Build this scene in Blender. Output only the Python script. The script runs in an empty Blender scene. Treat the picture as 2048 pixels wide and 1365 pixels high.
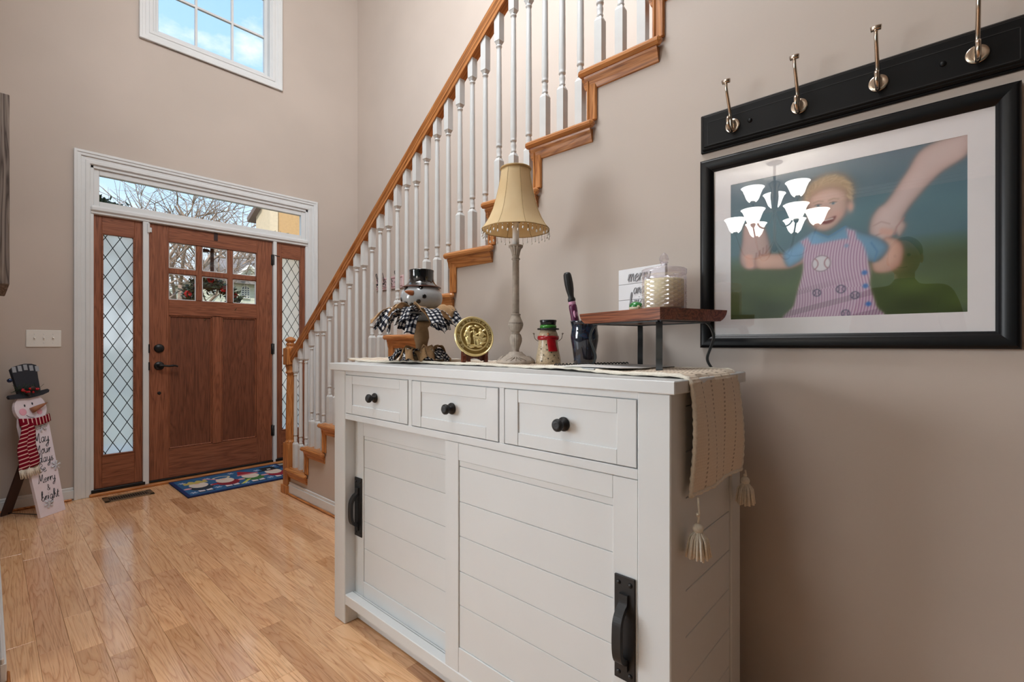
import bpy, math, random
import numpy as np
from mathutils import Matrix, Vector
random.seed(7)
rng = np.random.default_rng(11)
SC = bpy.context.scene
COL = SC.collection
PI = math.pi
R = math.radians

# ------------------------------------------------------------------ camera
cam_d = bpy.data.cameras.new('camera')
cam = bpy.data.objects.new('camera', cam_d); COL.objects.link(cam)
cam_d.sensor_width = 36.0
cam_d.lens = 955.7 / 2048 * 36.0
cam_d.shift_y = 6.2 / 2048
cam_d.clip_start = 0.02; cam_d.clip_end = 400
cam.location = (0, 0, 1.11)
cam.rotation_euler = (R(90), 0, -R(47.74))
SC.camera = cam

# ------------------------------------------------------------------ world, sun, daylight, exposure
SC.view_settings.view_transform = 'Standard'
SC.view_settings.look = 'None'
SC.view_settings.gamma = 1.0
SC.view_settings.use_curve_mapping = False
SC.view_settings.exposure = 0.08
SC.cycles.use_denoising = True
SC.cycles.max_bounces = 9
SC.cycles.diffuse_bounces = 5
SC.cycles.transparent_max_bounces = 16
SC.cycles.sample_clamp_indirect = 6.0
SC.cycles.caustics_reflective = False
SC.cycles.caustics_refractive = False

def world():
    w = bpy.data.worlds.new('sky'); SC.world = w; w.use_nodes = True
    nt = w.node_tree; nt.nodes.clear(); N = nt.nodes.new; L = nt.links.new
    out = N('ShaderNodeOutputWorld'); bg = N('ShaderNodeBackground')
    tc = N('ShaderNodeTexCoord'); sep = N('ShaderNodeSeparateXYZ')
    L(tc.outputs['Generated'], sep.inputs[0])
    ramp = N('ShaderNodeValToRGB')
    r = ramp.color_ramp
    r.elements[0].position = 0.0; r.elements[0].color = (0.30, 0.30, 0.28, 1)
    r.elements[1].position = 1.0; r.elements[1].color = (0.16, 0.42, 0.86, 1)
    e = r.elements.new(0.50); e.color = (0.86, 0.90, 0.93, 1)
    e = r.elements.new(0.66); e.color = (0.42, 0.68, 0.93, 1)
    e = r.elements.new(0.49); e.color = (0.34, 0.34, 0.30, 1)
    mp = N('ShaderNodeMath'); mp.operation = 'MULTIPLY_ADD'; mp.inputs[1].default_value = 0.5; mp.inputs[2].default_value = 0.5
    L(sep.outputs['Z'], mp.inputs[0]); L(mp.outputs[0], ramp.inputs[0])
    nz = N('ShaderNodeTexNoise'); nz.inputs['Scale'].default_value = 5.2; nz.inputs['Detail'].default_value = 7; nz.inputs['Roughness'].default_value = 0.55
    mpv = N('ShaderNodeMapping'); mpv.inputs['Scale'].default_value = (1, 1, 1.9); mpv.inputs['Location'].default_value = (0.35, 0.1, 0.42)
    L(tc.outputs['Generated'], mpv.inputs[0]); L(mpv.outputs[0], nz.inputs['Vector'])
    cr = N('ShaderNodeValToRGB'); cr.color_ramp.elements[0].position = 0.50; cr.color_ramp.elements[1].position = 0.66
    L(nz.outputs['Fac'], cr.inputs[0])
    mix = N('ShaderNodeMixRGB'); mix.inputs['Color2'].default_value = (0.93, 0.95, 1.0, 1)
    L(cr.outputs[0], mix.inputs['Fac']); L(ramp.outputs[0], mix.inputs['Color1'])
    L(mix.outputs[0], bg.inputs['Color']); bg.inputs['Strength'].default_value = 1.3
    L(bg.outputs[0], out.inputs[0])
world()

def lamp(name, kind, loc, energy, color, size=None, size_y=None, aim=None):
    d = bpy.data.lights.new(name, kind); d.energy = energy; d.color = color
    if kind == 'AREA':
        d.shape = 'RECTANGLE'; d.size = size; d.size_y = size_y or size
    elif kind == 'SUN':
        d.angle = R(1.0)
    else:
        d.shadow_soft_size = size or 0.05
    o = bpy.data.objects.new(name, d); COL.objects.link(o); o.location = loc
    if aim is not None:
        o.rotation_euler = (Vector(aim) - Vector(loc)).to_track_quat('-Z', 'Y').to_euler()
    return o
lamp('sun', 'SUN', (0, 0, 30), 3.6, (1.0, 0.94, 0.84), aim=(14, 16, 10))
# daylight through the dining-room front window (left of the foyer); added fills from the dining side and upper left
lamp('dining_front_window_light', 'AREA', (-1.75, 4.50, 1.62), 46, (0.92, 0.96, 1.0), 2.0, 1.6, aim=(0.5, 1.3, 1.0)).data.spread = R(120)
lamp('dining_side_fill_light', 'AREA', (-3.10, 3.35, 1.55), 40, (0.92, 0.96, 1.0), 1.7, 1.5, aim=(1.3, 1.5, 0.9)).data.spread = R(110)  # added fill for the sideboard front; no window is built here
lamp('upper_left_fill_light', 'AREA', (0.10, 1.75, 4.25), 124, (0.90, 0.95, 1.0), 1.8, 1.5, aim=(2.6, 2.75, 2.7)).data.spread = R(140)  # added to brighten the stair wall; no window is built here
lamp('foyer_ceiling_light', 'POINT', (0.75, 1.75, 4.3), 44, (1.0, 0.98, 0.95), 0.35)

# ------------------------------------------------------------------ node materials
def lin(c):
    return tuple((x / 12.92 if x <= 0.04045 else ((x + 0.055) / 1.055) ** 2.4) for x in c)
def rgb(r, g, b):
    return lin((r / 255, g / 255, b / 255)) + (1.0,)

class M:
    """one Principled material and a few node shortcuts"""
    def __init__(s, name, color=(0.8, 0.8, 0.8, 1), rough=0.5, metal=0.0, spec=0.5, coat=0.0, coat_rough=0.1):
        s.m = bpy.data.materials.new(name); s.m.use_nodes = True
        s.nt = s.m.node_tree; s.b = s.nt.nodes['Principled BSDF']
        s.b.inputs['Base Color'].default_value = color
        s.b.inputs['Roughness'].default_value = rough
        s.b.inputs['Metallic'].default_value = metal
        s.b.inputs['Specular IOR Level'].default_value = spec
        s.b.inputs['Coat Weight'].default_value = coat
        s.b.inputs['Coat Roughness'].default_value = coat_rough
    def n(s, t, **kw):
        x = s.nt.nodes.new('ShaderNode' + t)
        for k, v in kw.items():
            if k in x.inputs: x.inputs[k].default_value = v
            else: setattr(x, k, v)
        return x
    def l(s, a, b): s.nt.links.new(a, b)
    def coords(s, scale=(1, 1, 1), rot=(0, 0, 0), which='Object', rand=0.0):
        tc = s.n('TexCoord'); mp = s.n('Mapping'); mp.inputs['Scale'].default_value = scale; mp.inputs['Rotation'].default_value = rot
        s.l(tc.outputs[which], mp.inputs['Vector'])
        if rand:
            oi = s.n('ObjectInfo'); ml = s.n('Math', operation='MULTIPLY'); ml.inputs[1].default_value = rand
            s.l(oi.outputs['Random'], ml.inputs[0])
            cb = s.n('CombineXYZ')
            for k in range(3): s.l(ml.outputs[0], cb.inputs[k])
            s.l(cb.outputs[0], mp.inputs['Location'])
        return mp.outputs[0]
    def ramp(s, fac, stops):
        r = s.n('ValToRGB'); el = r.color_ramp.elements
        el[0].position, el[0].color = stops[0]; el[1].position, el[1].color = stops[-1]
        for p, c in stops[1:-1]:
            e = el.new(p); e.color = c
        s.l(fac, r.inputs[0]); return r.outputs[0]
    def mix(s, fac, a, b, mode='MIX'):
        x = s.n('MixRGB', blend_type=mode)
        for i, v in (('Fac', fac), ('Color1', a), ('Color2', b)):
            if hasattr(v, 'links') or hasattr(v, 'is_output'): s.l(v, x.inputs[i])
            else: x.inputs[i].default_value = v
        return x.outputs[0]
    def col(s, o): s.l(o, s.b.inputs['Base Color']); return s
    def bump(s, h, strength=0.2, dist=0.002):
        b = s.n('Bump'); b.inputs['Strength'].default_value = strength; b.inputs['Distance'].default_value = dist
        s.l(h, b.inputs['Height']); s.l(b.outputs[0], s.b.inputs['Normal']); return s

def plain(name, c, rough=0.5, metal=0.0, noise=0.05, nscale=18, bump=0.0, **kw):
    """flat colour with a faint mottling and optional fine relief"""
    m = M(name, c, rough, metal, **kw)
    v = m.coords((1, 1, 1))
    nz = m.n('TexNoise', Scale=nscale, Detail=4.0); m.l(v, nz.inputs['Vector'])
    a = tuple(x * (1 - noise) for x in c[:3]) + (1,); b = tuple(min(1, x * (1 + noise)) for x in c[:3]) + (1,)
    m.col(m.ramp(nz.outputs['Fac'], [(0.3, a), (0.7, b)]))
    if bump: m.bump(nz.outputs['Fac'], bump)
    return m.m

def wood(name, dark, mid, light, axis='Y', scale=1.0, rough=0.35, coat=0.0, tone=0.0, bump=0.05, spec=0.5, gray=None):
    """grain along one axis, cathedral figure, pores, and a tone of its own for each object"""
    m = M(name, mid, rough, coat=coat, spec=spec)
    k = {'X': (0.7, 9, 9), 'Y': (9, 0.7, 9), 'Z': (9, 9, 0.7)}[axis]
    v = m.coords(tuple(x * scale for x in k), rand=37.0)
    n1 = m.n('TexNoise', Scale=1.3, Detail=3.0, Distortion=1.2); m.l(v, n1.inputs['Vector'])
    wv = m.n('Math', operation='MULTIPLY'); wv.inputs[1].default_value = 9.0; m.l(n1.outputs['Fac'], wv.inputs[0])
    fr = m.n('Math', operation='PINGPONG'); fr.inputs[1].default_value = 0.5; m.l(wv.outputs[0], fr.inputs[0])
    dbl = m.n('Math', operation='MULTIPLY'); dbl.inputs[1].default_value = 2.0; m.l(fr.outputs[0], dbl.inputs[0])
    base = m.ramp(dbl.outputs[0], [(0.0, dark), (0.35, mid), (1.0, light)])
    k2 = {'X': (6, 160, 160), 'Y': (160, 6, 160), 'Z': (160, 160, 6)}[axis]
    v2 = m.coords(tuple(x * scale for x in k2), rand=11.0)
    n2 = m.n('TexNoise', Scale=1.0, Detail=2.0); m.l(v2, n2.inputs['Vector'])
    pore = m.ramp(n2.outputs['Fac'], [(0.36, (0.55, 0.5, 0.45, 1)), (0.5, (1, 1, 1, 1))])
    c = m.mix(0.7, base, pore, 'MULTIPLY')
    if tone:
        oi = m.n('ObjectInfo')
        t = m.ramp(oi.outputs['Random'], [(0.0, (1 - tone, 1 - tone * 1.15, 1 - tone * 1.3, 1)), (0.35, (1, 0.98, 0.95, 1)), (0.75, (1 + tone * 0.35, 1 + tone * 0.3, 1 + tone * 0.2, 1)), (1.0, (1 - tone * 0.45, 1 - tone * 0.6, 1 - tone * 0.6, 1))])
        c = m.mix(1.0, c, t, 'MULTIPLY')
    m.col(c)
    if bump: m.bump(n2.outputs['Fac'], bump, 0.001)
    return m.m

def floor_oak(name):
    m = M(name, (0.5, 0.4, 0.3, 1), 0.23, coat=0.35, spec=0.6)
    v = m.coords((15, 1.0, 1), rand=53.0)
    n1 = m.n('TexNoise', Scale=0.8, Detail=2.0, Distortion=0.4); m.l(v, n1.inputs['Vector'])
    f = m.n('Math', operation='MULTIPLY'); f.inputs[1].default_value = 17.0; m.l(n1.outputs['Fac'], f.inputs[0])
    p = m.n('Math', operation='FRACT'); m.l(f.outputs[0], p.inputs[0])
    ring = m.ramp(p.outputs[0], [(0.0, rgb(210, 160, 116)), (0.12, rgb(224, 178, 135)), (0.55, rgb(236, 194, 152)), (0.93, rgb(232, 188, 146)), (1.0, rgb(210, 160, 116))])
    v2 = m.coords((260, 9, 1), rand=11.0); n2 = m.n('TexNoise', Scale=1.0, Detail=2.0); m.l(v2, n2.inputs['Vector'])
    pore = m.ramp(n2.outputs['Fac'], [(0.33, (0.70, 0.64, 0.58, 1)), (0.46, (1, 1, 1, 1))])
    v3 = m.coords((5, 1.6, 1), rand=29.0); n3 = m.n('TexNoise', Scale=1.0, Detail=3.0); m.l(v3, n3.inputs['Vector'])
    blot = m.ramp(n3.outputs['Fac'], [(0.28, (0.84, 0.78, 0.76, 1)), (0.5, (1, 1, 1, 1)), (0.75, (1.06, 1.04, 1.0, 1))])
    oi = m.n('ObjectInfo')
    t = m.ramp(oi.outputs['Random'], [(0.0, (0.76, 0.68, 0.60, 1)), (0.10, (0.88, 0.82, 0.77, 1)), (0.3, (1.0, 0.98, 0.95, 1)), (0.6, (1.06, 1.05, 1.04, 1)), (0.85, (1.0, 0.95, 0.92, 1)), (1.0, (0.84, 0.78, 0.78, 1))])
    c = m.mix(0.75, ring, pore, 'MULTIPLY'); c = m.mix(0.9, c, blot, 'MULTIPLY'); c = m.mix(1.0, c, t, 'MULTIPLY')
    m.col(c); m.bump(n2.outputs['Fac'], 0.04, 0.001)
    v4 = m.coords((3, 3, 1)); n4 = m.n('TexNoise', Scale=1.5, Detail=4.0); m.l(v4, n4.inputs['Vector'])
    m.l(m.ramp(n4.outputs['Fac'], [(0.3, (0.14, 0.14, 0.14, 1)), (0.7, (0.25, 0.25, 0.25, 1))]), m.b.inputs['Roughness'])
    return m.m

def glass(name, tint=(1, 1, 1, 1), ior=1.5):
    m = bpy.data.materials.new(name); m.use_nodes = True; nt = m.node_tree; nt.nodes.clear(); N = nt.nodes.new
    o = N('ShaderNodeOutputMaterial'); mx = N('ShaderNodeMixShader'); fr = N('ShaderNodeFresnel'); gm_ = N('ShaderNodeNewGeometry'); mi_ = N('ShaderNodeMix'); mi_.inputs['A'].default_value = ior; mi_.inputs['B'].default_value = 1 / ior; nt.links.new(gm_.outputs['Backfacing'], mi_.inputs['Factor']); nt.links.new(mi_.outputs['Result'], fr.inputs[0])
    t = N('ShaderNodeBsdfTransparent'); t.inputs[0].default_value = tint; g = N('ShaderNodeBsdfGlossy'); g.inputs['Roughness'].default_value = 0.0
    nt.links.new(fr.outputs[0], mx.inputs[0]); nt.links.new(t.outputs[0], mx.inputs[1]); nt.links.new(g.outputs[0], mx.inputs[2]); nt.links.new(mx.outputs[0], o.inputs[0])
    return m

def frosted(name):
    m = bpy.data.materials.new(name); m.use_nodes = True; nt = m.node_tree; nt.nodes.clear(); N = nt.nodes.new; L = nt.links.new
    o = N('ShaderNodeOutputMaterial'); mx = N('ShaderNodeMixShader'); t = N('ShaderNodeBsdfTranslucent'); t.inputs[0].default_value = (1.0, 0.97, 0.91, 1)
    g = N('ShaderNodeBsdfGlossy'); g.inputs['Roughness'].default_value = 0.25; g.inputs[0].default_value = (1, 1, 1, 1)
    mx.inputs[0].default_value = 0.06
    rf = N('ShaderNodeBsdfRefraction'); rf.inputs['Roughness'].default_value = 0.42; rf.inputs['IOR'].default_value = 1.06; rf.inputs[0].default_value = (1.0, 0.99, 0.96, 1)
    m2 = N('ShaderNodeMixShader'); m2.inputs[0].default_value = 0.3
    tc = N('ShaderNodeTexCoord'); nz = N('ShaderNodeTexNoise'); nz.inputs['Scale'].default_value = 240; bp = N('ShaderNodeBump'); bp.inputs['Strength'].default_value = 0.25; bp.inputs['Distance'].default_value = 0.001
    L(tc.outputs['Object'], nz.inputs['Vector']); L(nz.outputs['Fac'], bp.inputs['Height'])
    L(bp.outputs[0], t.inputs['Normal']); L(bp.outputs[0], g.inputs['Normal']); L(bp.outputs[0], rf.inputs['Normal'])
    L(t.outputs[0], m2.inputs[1]); L(rf.outputs[0], m2.inputs[2]); L(m2.outputs[0], mx.inputs[1]); L(g.outputs[0], mx.inputs[2]); L(mx.outputs[0], o.inputs[0])
    return m

def emit(name, c, s):
    m = bpy.data.materials.new(name); m.use_nodes = True; b = m.node_tree.nodes['Principled BSDF']
    b.inputs['Base Color'].default_value = c; b.inputs['Emission Color'].default_value = c; b.inputs['Emission Strength'].default_value = s
    return m

def attr_mat(name, rough=0.6, coat=0.0, bump=0.0, bscale=300):
    m = M(name, rough=rough, coat=coat)
    a = m.n('VertexColor'); a.layer_name = 'Col'; m.col(a.outputs['Color'])
    if bump:
        nz = m.n('TexNoise', Scale=bscale, Detail=2.0); m.l(m.coords(), nz.inputs['Vector']); m.bump(nz.outputs['Fac'], bump, 0.003)
    return m.m

# ------------------------------------------------------------------ mesh builder
class B:
    def __init__(s, xf=None):
        s.v = []; s.f = []; s.mi = []; s.sm = []; s.uv = {}; s.xf = xf
    def add(s, vs, fs, mi=0, smooth=False, uvs=None):
        k = len(s.v)
        s.v += [tuple(p) for p in vs]
        for f in fs:
            if uvs is not None: s.uv[len(s.f)] = [uvs[i] for i in f]
            s.f.append(tuple(i + k for i in f)); s.mi.append(mi); s.sm.append(smooth)
        return s
    def box(s, x0, x1, y0, y1, z0, z1, b=0.0, mi=0):
        x0, x1 = min(x0, x1), max(x0, x1); y0, y1 = min(y0, y1), max(y0, y1); z0, z1 = min(z0, z1), max(z0, z1)
        b = min(b, (x1 - x0) * 0.49, (y1 - y0) * 0.49, (z1 - z0) * 0.49)
        if b <= 0:
            v = [(x, y, z) for x in (x0, x1) for y in (y0, y1) for z in (z0, z1)]
            return s.add(v, [(0, 1, 3, 2), (4, 6, 7, 5), (0, 4, 5, 1), (2, 3, 7, 6), (0, 2, 6, 4), (1, 5, 7, 3)], mi)
        v = []; ix = {}
        for i, x in enumerate((x0, x1)):
            for j, y in enumerate((y0, y1)):
                for k, z in enumerate((z0, z1)):
                    xi = x + (b if i == 0 else -b); yi = y + (b if j == 0 else -b); zi = z + (b if k == 0 else -b)
                    for a, p in (('x', (x, yi, zi)), ('y', (xi, y, zi)), ('z', (xi, yi, z))):
                        ix[(i, j, k, a)] = len(v); v.append(p)
        f = []
        for i in (0, 1):
            q = [ix[(i, 0, 0, 'x')], ix[(i, 1, 0, 'x')], ix[(i, 1, 1, 'x')], ix[(i, 0, 1, 'x')]]; f.append(q if i else q[::-1])
            q = [ix[(0, i, 0, 'y')], ix[(1, i, 0, 'y')], ix[(1, i, 1, 'y')], ix[(0, i, 1, 'y')]]; f.append(q[::-1] if i else q)
            q = [ix[(0, 0, i, 'z')], ix[(1, 0, i, 'z')], ix[(1, 1, i, 'z')], ix[(0, 1, i, 'z')]]; f.append(q if i else q[::-1])
        for i in (0, 1):
            for j in (0, 1):
                f.append([ix[(i, j, 0, 'x')], ix[(i, j, 1, 'x')], ix[(i, j, 1, 'y')], ix[(i, j, 0, 'y')]])
                f.append([ix[(i, 0, j, 'x')], ix[(i, 1, j, 'x')], ix[(i, 1, j, 'z')], ix[(i, 0, j, 'z')]])
                f.append([ix[(0, i, j, 'y')], ix[(1, i, j, 'y')], ix[(1, i, j, 'z')], ix[(0, i, j, 'z')]])
                for k in (0, 1): f.append([ix[(i, j, k, 'x')], ix[(i, j, k, 'y')], ix[(i, j, k, 'z')]])
        return s.add(v, f, mi)
    def lathe(s, prof, c=(0, 0, 0), n=24, mi=0, axis=None, flute=0, fl=0.0, fz=None, smooth=True, cap=True, sx=1.0, sy=1.0):
        """prof: (radius, height) from bottom to top; flutes between heights fz"""
        A = Matrix.Identity(3)
        if axis is not None: A = Vector((0, 0, 1)).rotation_difference(Vector(axis)).to_matrix()
        v = []
        for r, h in prof:
            for i in range(n):
                t = 2 * PI * i / n; rr = r
                if flute and (fz is None or fz[0] <= h <= fz[1]): rr = r * (1 + fl * math.cos(flute * t))
                v.append(Vector(c) + A @ Vector((rr * math.cos(t) * sx, rr * math.sin(t) * sy, h)))
        f = []
        for j in range(len(prof) - 1):
            for i in range(n):
                a = j * n + i; b = j * n + (i + 1) % n
                f.append((a, b, b + n, a + n))
        if cap:
            if prof[0][0] > 1e-5: f.append(tuple(range(n))[::-1])
            if prof[-1][0] > 1e-5: f.append(tuple(range((len(prof) - 1) * n, len(prof) * n)))
        return s.add(v, f, mi, smooth)
    def tube(s, pts, r, n=8, mi=0, closed=False, smooth=True, flat=None):
        pts = [Vector(p) for p in pts]; m = len(pts)
        rs = r if hasattr(r, '__len__') else [r] * m
        v = []; up = None
        for i, p in enumerate(pts):
            a = pts[i - 1] if (i or closed) else p; b = pts[(i + 1) % m] if (i < m - 1 or closed) else p
            d = (b - a)
            if d.length < 1e-9: d = Vector((0, 0, 1))
            d.normalize()
            if up is None:
                up = Vector((0, 0, 1)) if abs(d.z) < 0.9 else Vector((1, 0, 0))
                if flat is not None: up = Vector(flat)
            x = d.cross(up)
            if x.length < 1e-6: x = d.orthogonal()
            x.normalize(); y = x.cross(d).normalized(); up = y
            for k in range(n):
                t = 2 * PI * k / n
                v.append(p + x * (rs[i] * math.cos(t)) + y * (rs[i] * math.sin(t)))
        f = []
        for i in range(m if closed else m - 1):
            for k in range(n):
                a = i * n + k; b = i * n + (k + 1) % n; c = ((i + 1) % m) * n
                f.append((a, b, c + (k + 1) % n, c + k))
        if not closed: f += [tuple(range(n))[::-1], tuple(range((m - 1) * n, m * n))]
        return s.add(v, f, mi, smooth)
    def strip(s, pts, w, side, th=0.002, mi=0, smooth=True):
        """rectangular bar swept along pts; side = width direction"""
        pts = [Vector(p) for p in pts]; side = Vector(side).normalized(); v = []
        for i, p in enumerate(pts):
            d = (pts[min(i + 1, len(pts) - 1)] - pts[max(i - 1, 0)]).normalized(); nn = d.cross(side).normalized()
            for a, b in ((-1, -1), (1, -1), (1, 1), (-1, 1)): v.append(p + side * (a * w / 2) + nn * (b * th / 2))
        f = []
        for i in range(len(pts) - 1):
            for k in range(4):
                a = i * 4 + k; b = i * 4 + (k + 1) % 4; f.append((a, b, b + 4, a + 4))
        f += [(3, 2, 1, 0), tuple(range(len(v) - 4, len(v)))]
        return s.add(v, f, mi, False)
    def prism(s, poly, fn, mi=0, smooth=False):
        """poly: 2-D outline; fn(u, v, t) with t in (0, 1) gives the two end faces"""
        n = len(poly)
        v = [fn(a, b, 0) for a, b in poly] + [fn(a, b, 1) for a, b in poly]
        f = [tuple(range(n))[::-1], tuple(range(n, 2 * n))]
        f += [(i, (i + 1) % n, n + (i + 1) % n, n + i) for i in range(n)]
        return s.add(v, f, mi, smooth)
    def ball(s, c, r, n=12, mi=0, sc=(1, 1, 1)):
        m = max(4, n // 2); v = []; f = []
        for j in range(m + 1):
            a = -PI / 2 + PI * j / m
            for i in range(n):
                t = 2 * PI * i / n
                v.append((c[0] + r * sc[0] * math.cos(a) * math.cos(t), c[1] + r * sc[1] * math.cos(a) * math.sin(t), c[2] + r * sc[2] * math.sin(a)))
        for j in range(m):
            for i in range(n):
                a = j * n + i; b = j * n + (i + 1) % n; f.append((a, b, b + n, a + n))
        return s.add(v, f, mi, True)
    def grid(s, P, mi=0, smooth=True, uv=False):
        """P: array rows x cols x 3"""
        r, c = P.shape[:2]
        f = [(i * c + j, i * c + j + 1, (i + 1) * c + j + 1, (i + 1) * c + j) for i in range(r - 1) for j in range(c - 1)]
        uvs = [(j / (c - 1), i / (r - 1)) for i in range(r) for j in range(c)] if uv else None
        return s.add(P.reshape(-1, 3).tolist(), f, mi, smooth, uvs)
    def obj(s, name, mats, parent=None, sub=0, solid=0.0):
        me = bpy.data.meshes.new(name)
        v = [s.xf @ Vector(p) for p in s.v] if s.xf is not None else s.v
        me.from_pydata([tuple(p) for p in v], [], s.f)
        for m in (mats if isinstance(mats, (list, tuple)) else [mats]): me.materials.append(m)
        me.polygons.foreach_set('material_index', s.mi); me.polygons.foreach_set('use_smooth', s.sm)
        if s.uv:
            l = me.uv_layers.new(name='UVMap')
            for fi, q in s.uv.items():
                for li, t in zip(me.polygons[fi].loop_indices, q): l.data[li].uv = t
        me.update()
        o = bpy.data.objects.new(name, me); COL.objects.link(o)
        if parent is not None:
            o.parent = parent
        if solid:
            q = o.modifiers.new('thickness', 'SOLIDIFY'); q.thickness = solid; q.offset = 0
        if sub:
            q = o.modifiers.new('smooth', 'SUBSURF'); q.levels = sub; q.render_levels = sub
        return o

def fixn(o):
    import bmesh
    bm = bmesh.new(); bm.from_mesh(o.data); bmesh.ops.recalc_face_normals(bm, faces=bm.faces); bm.to_mesh(o.data); bm.free(); return o

def thing(name, label, cat, loc=(0, 0, 0), rot=(0, 0, 0), group=None):
    o = bpy.data.objects.new(name, None); COL.objects.link(o); o.location = loc; o.rotation_euler = rot
    o.empty_display_size = 0.05
    o['label'] = label; o['category'] = cat
    if group: o['group'] = group
    return o
def tag(o, label, cat, group=None):
    o['label'] = label; o['category'] = cat
    if group: o['group'] = group
    return o
def struct(o, label=None):
    o['kind'] = 'structure'
    if label: o['label'] = label
    return o
def sroot(name, label=None):
    o = bpy.data.objects.new(name, None); COL.objects.link(o); return struct(o, label)
def stuff(o): o['kind'] = 'stuff'; return o
def dup(o, name=None, parent=None, loc=None):
    c = o.copy(); COL.objects.link(c)
    if parent is not None: c.parent = parent
    if loc is not None: c.location = loc
    return c

def cr(pts, n=8, closed=False):
    """Catmull-Rom through points"""
    P = [np.array(p, float) for p in pts]; m = len(P); out = []
    for i in range(m if closed else m - 1):
        a = P[(i - 1) % m] if (closed or i) else 2 * P[0] - P[1]; b = P[i]; c = P[(i + 1) % m]
        d = P[(i + 2) % m] if (closed or i < m - 2) else 2 * P[-1] - P[-2]
        for k in range(n):
            t = k / n
            out.append(0.5 * (2 * b + (c - a) * t + (2 * a - 5 * b + 4 * c - d) * t * t + (3 * b - a - 3 * c + d) * t ** 3))
    if not closed: out.append(P[-1])
    return [tuple(p) for p in out]

def colour_grid(name, img, fn, mat, parent=None):
    """flat print: img rows x cols x 3 (sRGB 0..1, row 0 at the bottom), fn(u, v) -> point"""
    r, c = img.shape[:2]
    vs = [fn(j / (c - 1), i / (r - 1)) for i in range(r) for j in range(c)]
    fs = [(i * c + j, i * c + j + 1, (i + 1) * c + j + 1, (i + 1) * c + j) for i in range(r - 1) for j in range(c - 1)]
    me = bpy.data.meshes.new(name); me.from_pydata(vs, [], fs); me.materials.append(mat)
    ca = me.color_attributes.new('Col', 'FLOAT_COLOR', 'POINT')
    a = np.clip(img, 0, 1); a = np.where(a <= 0.04045, a / 12.92, ((a + 0.055) / 1.055) ** 2.4)
    a = np.concatenate([a.reshape(-1, 3), np.ones((r * c, 1))], 1).astype(np.float32)
    ca.data.foreach_set('color', a.ravel()); me.update()
    o = bpy.data.objects.new(name, me); COL.objects.link(o)
    if parent is not None: o.parent = parent
    return o

# hand-lettering: strokes of a round joined script (x-height 1)
GL = {
 'a': (.85, [[(.62, .85), (.35, 1), (.05, .5), (.3, 0), (.58, .5), (.62, .95), (.65, .15), (.85, .12)]]),
 'b': (.75, [[(0, .3), (.3, 1.5), (.32, 2.1), (.15, 1.9), (.12, .3), (.35, 0), (.62, .45), (.4, .95), (.15, .6)]]),
 'd': (.95, [[(.62, .85), (.35, 1), (.05, .5), (.3, 0), (.6, .6), (.75, 2.0), (.65, .3), (.75, .05), (.95, .2)]]),
 'e': (.68, [[(.05, .45), (.5, .65), (.38, 1), (.1, .7), (.15, .1), (.4, 0), (.7, .3)]]),
 'g': (.85, [[(.62, .85), (.35, 1), (.05, .5), (.3, .05), (.58, .5), (.63, .95), (.6, -.5), (.35, -1), (.1, -.7), (.85, .2)]]),
 'h': (.8, [[(0, .2), (.35, 1.6), (.3, 2.1), (.12, 1.8), (.1, 0)], [(.1, .4), (.4, 1), (.55, .8), (.55, .15), (.8, .15)]]),
 'i': (.45, [[(0, .2), (.2, 1), (.2, .15), (.45, .15)], [(.25, 1.4), (.27, 1.46)]]),
 'm': (1.1, [[(0, .2), (.15, 1), (.17, 0)], [(.17, .5), (.4, 1), (.5, .8), (.5, 0)], [(.5, .5), (.75, 1), (.88, .8), (.88, .15), (1.1, .15)]]),
 'n': (.8, [[(0, .2), (.15, 1), (.17, 0)], [(.17, .5), (.42, 1), (.55, .8), (.56, .15), (.8, .15)]]),
 'o': (.75, [[(.4, 1), (.08, .5), (.35, 0), (.65, .5), (.4, 1), (.72, .85)]]),
 'r': (.6, [[(0, .2), (.2, 1), (.22, 0)], [(.22, .5), (.4, .95), (.6, .9)]]),
 's': (.6, [[(0, .1), (.35, 1), (.25, .7), (.5, .35), (.3, 0), (.05, .15)]]),
 't': (.5, [[(0, .2), (.25, 1.7), (.2, .2), (.45, .1)], [(0, 1.1), (.5, 1.15)]]),
 'u': (.85, [[(0, .9), (.05, 1), (.1, .3), (.3, 0), (.55, .4), (.6, 1), (.62, .15), (.85, .15)]]),
 'y': (.8, [[(0, .9), (.05, 1), (.1, .4), (.3, .1), (.55, .5), (.6, 1), (.55, -.4), (.3, -1), (.1, -.7), (.8, .2)]]),
 'M': (1.35, [[(-.1, 0), (.1, .2), (.35, 1.9), (.55, .4), (1.0, 1.9), (1.05, .1), (1.3, .1)]]),
 'Y': (1.0, [[(0, 1.7), (.15, 1.9), (.2, 1.2), (.45, .9), (.8, 1.9), (.75, 0), (.4, -.7), (.1, -.3), (.8, .15)]]),
 'B': (1.0, [[(.15, 0), (.2, 1.8)], [(0, 1.6), (.5, 2), (.85, 1.5), (.3, 1.0), (.9, .6), (.5, 0), (.05, .15)]]),
 '&': (1.0, [[(.9, .7), (.5, 0), (.1, .4), (.6, 1.2), (.4, 1.8), (.2, 1.4), (.9, .05)]]),
}
def script_text(b, text, fn, h, cx=0.0, y=0.0, r=0.085, slant=0.12):
    """adds strokes of text, x-height h, centred on cx, to builder b through fn(u, v) -> point"""
    w = sum(GL[c][0] for c in text) * h; x = cx - w / 2
    for c in text:
        adv, st = GL[c]
        for q in st:
            pts = cr(q, 5)
            P = [fn(x + (px + slant * py) * h, y + py * h) for px, py in pts]
            rr = [r * h * (0.75 + 0.5 * (0.5 + 0.5 * math.sin(k * 0.5))) for k in range(len(P))]
            b.tube(P, rr, 5)
        x += adv * h
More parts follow.
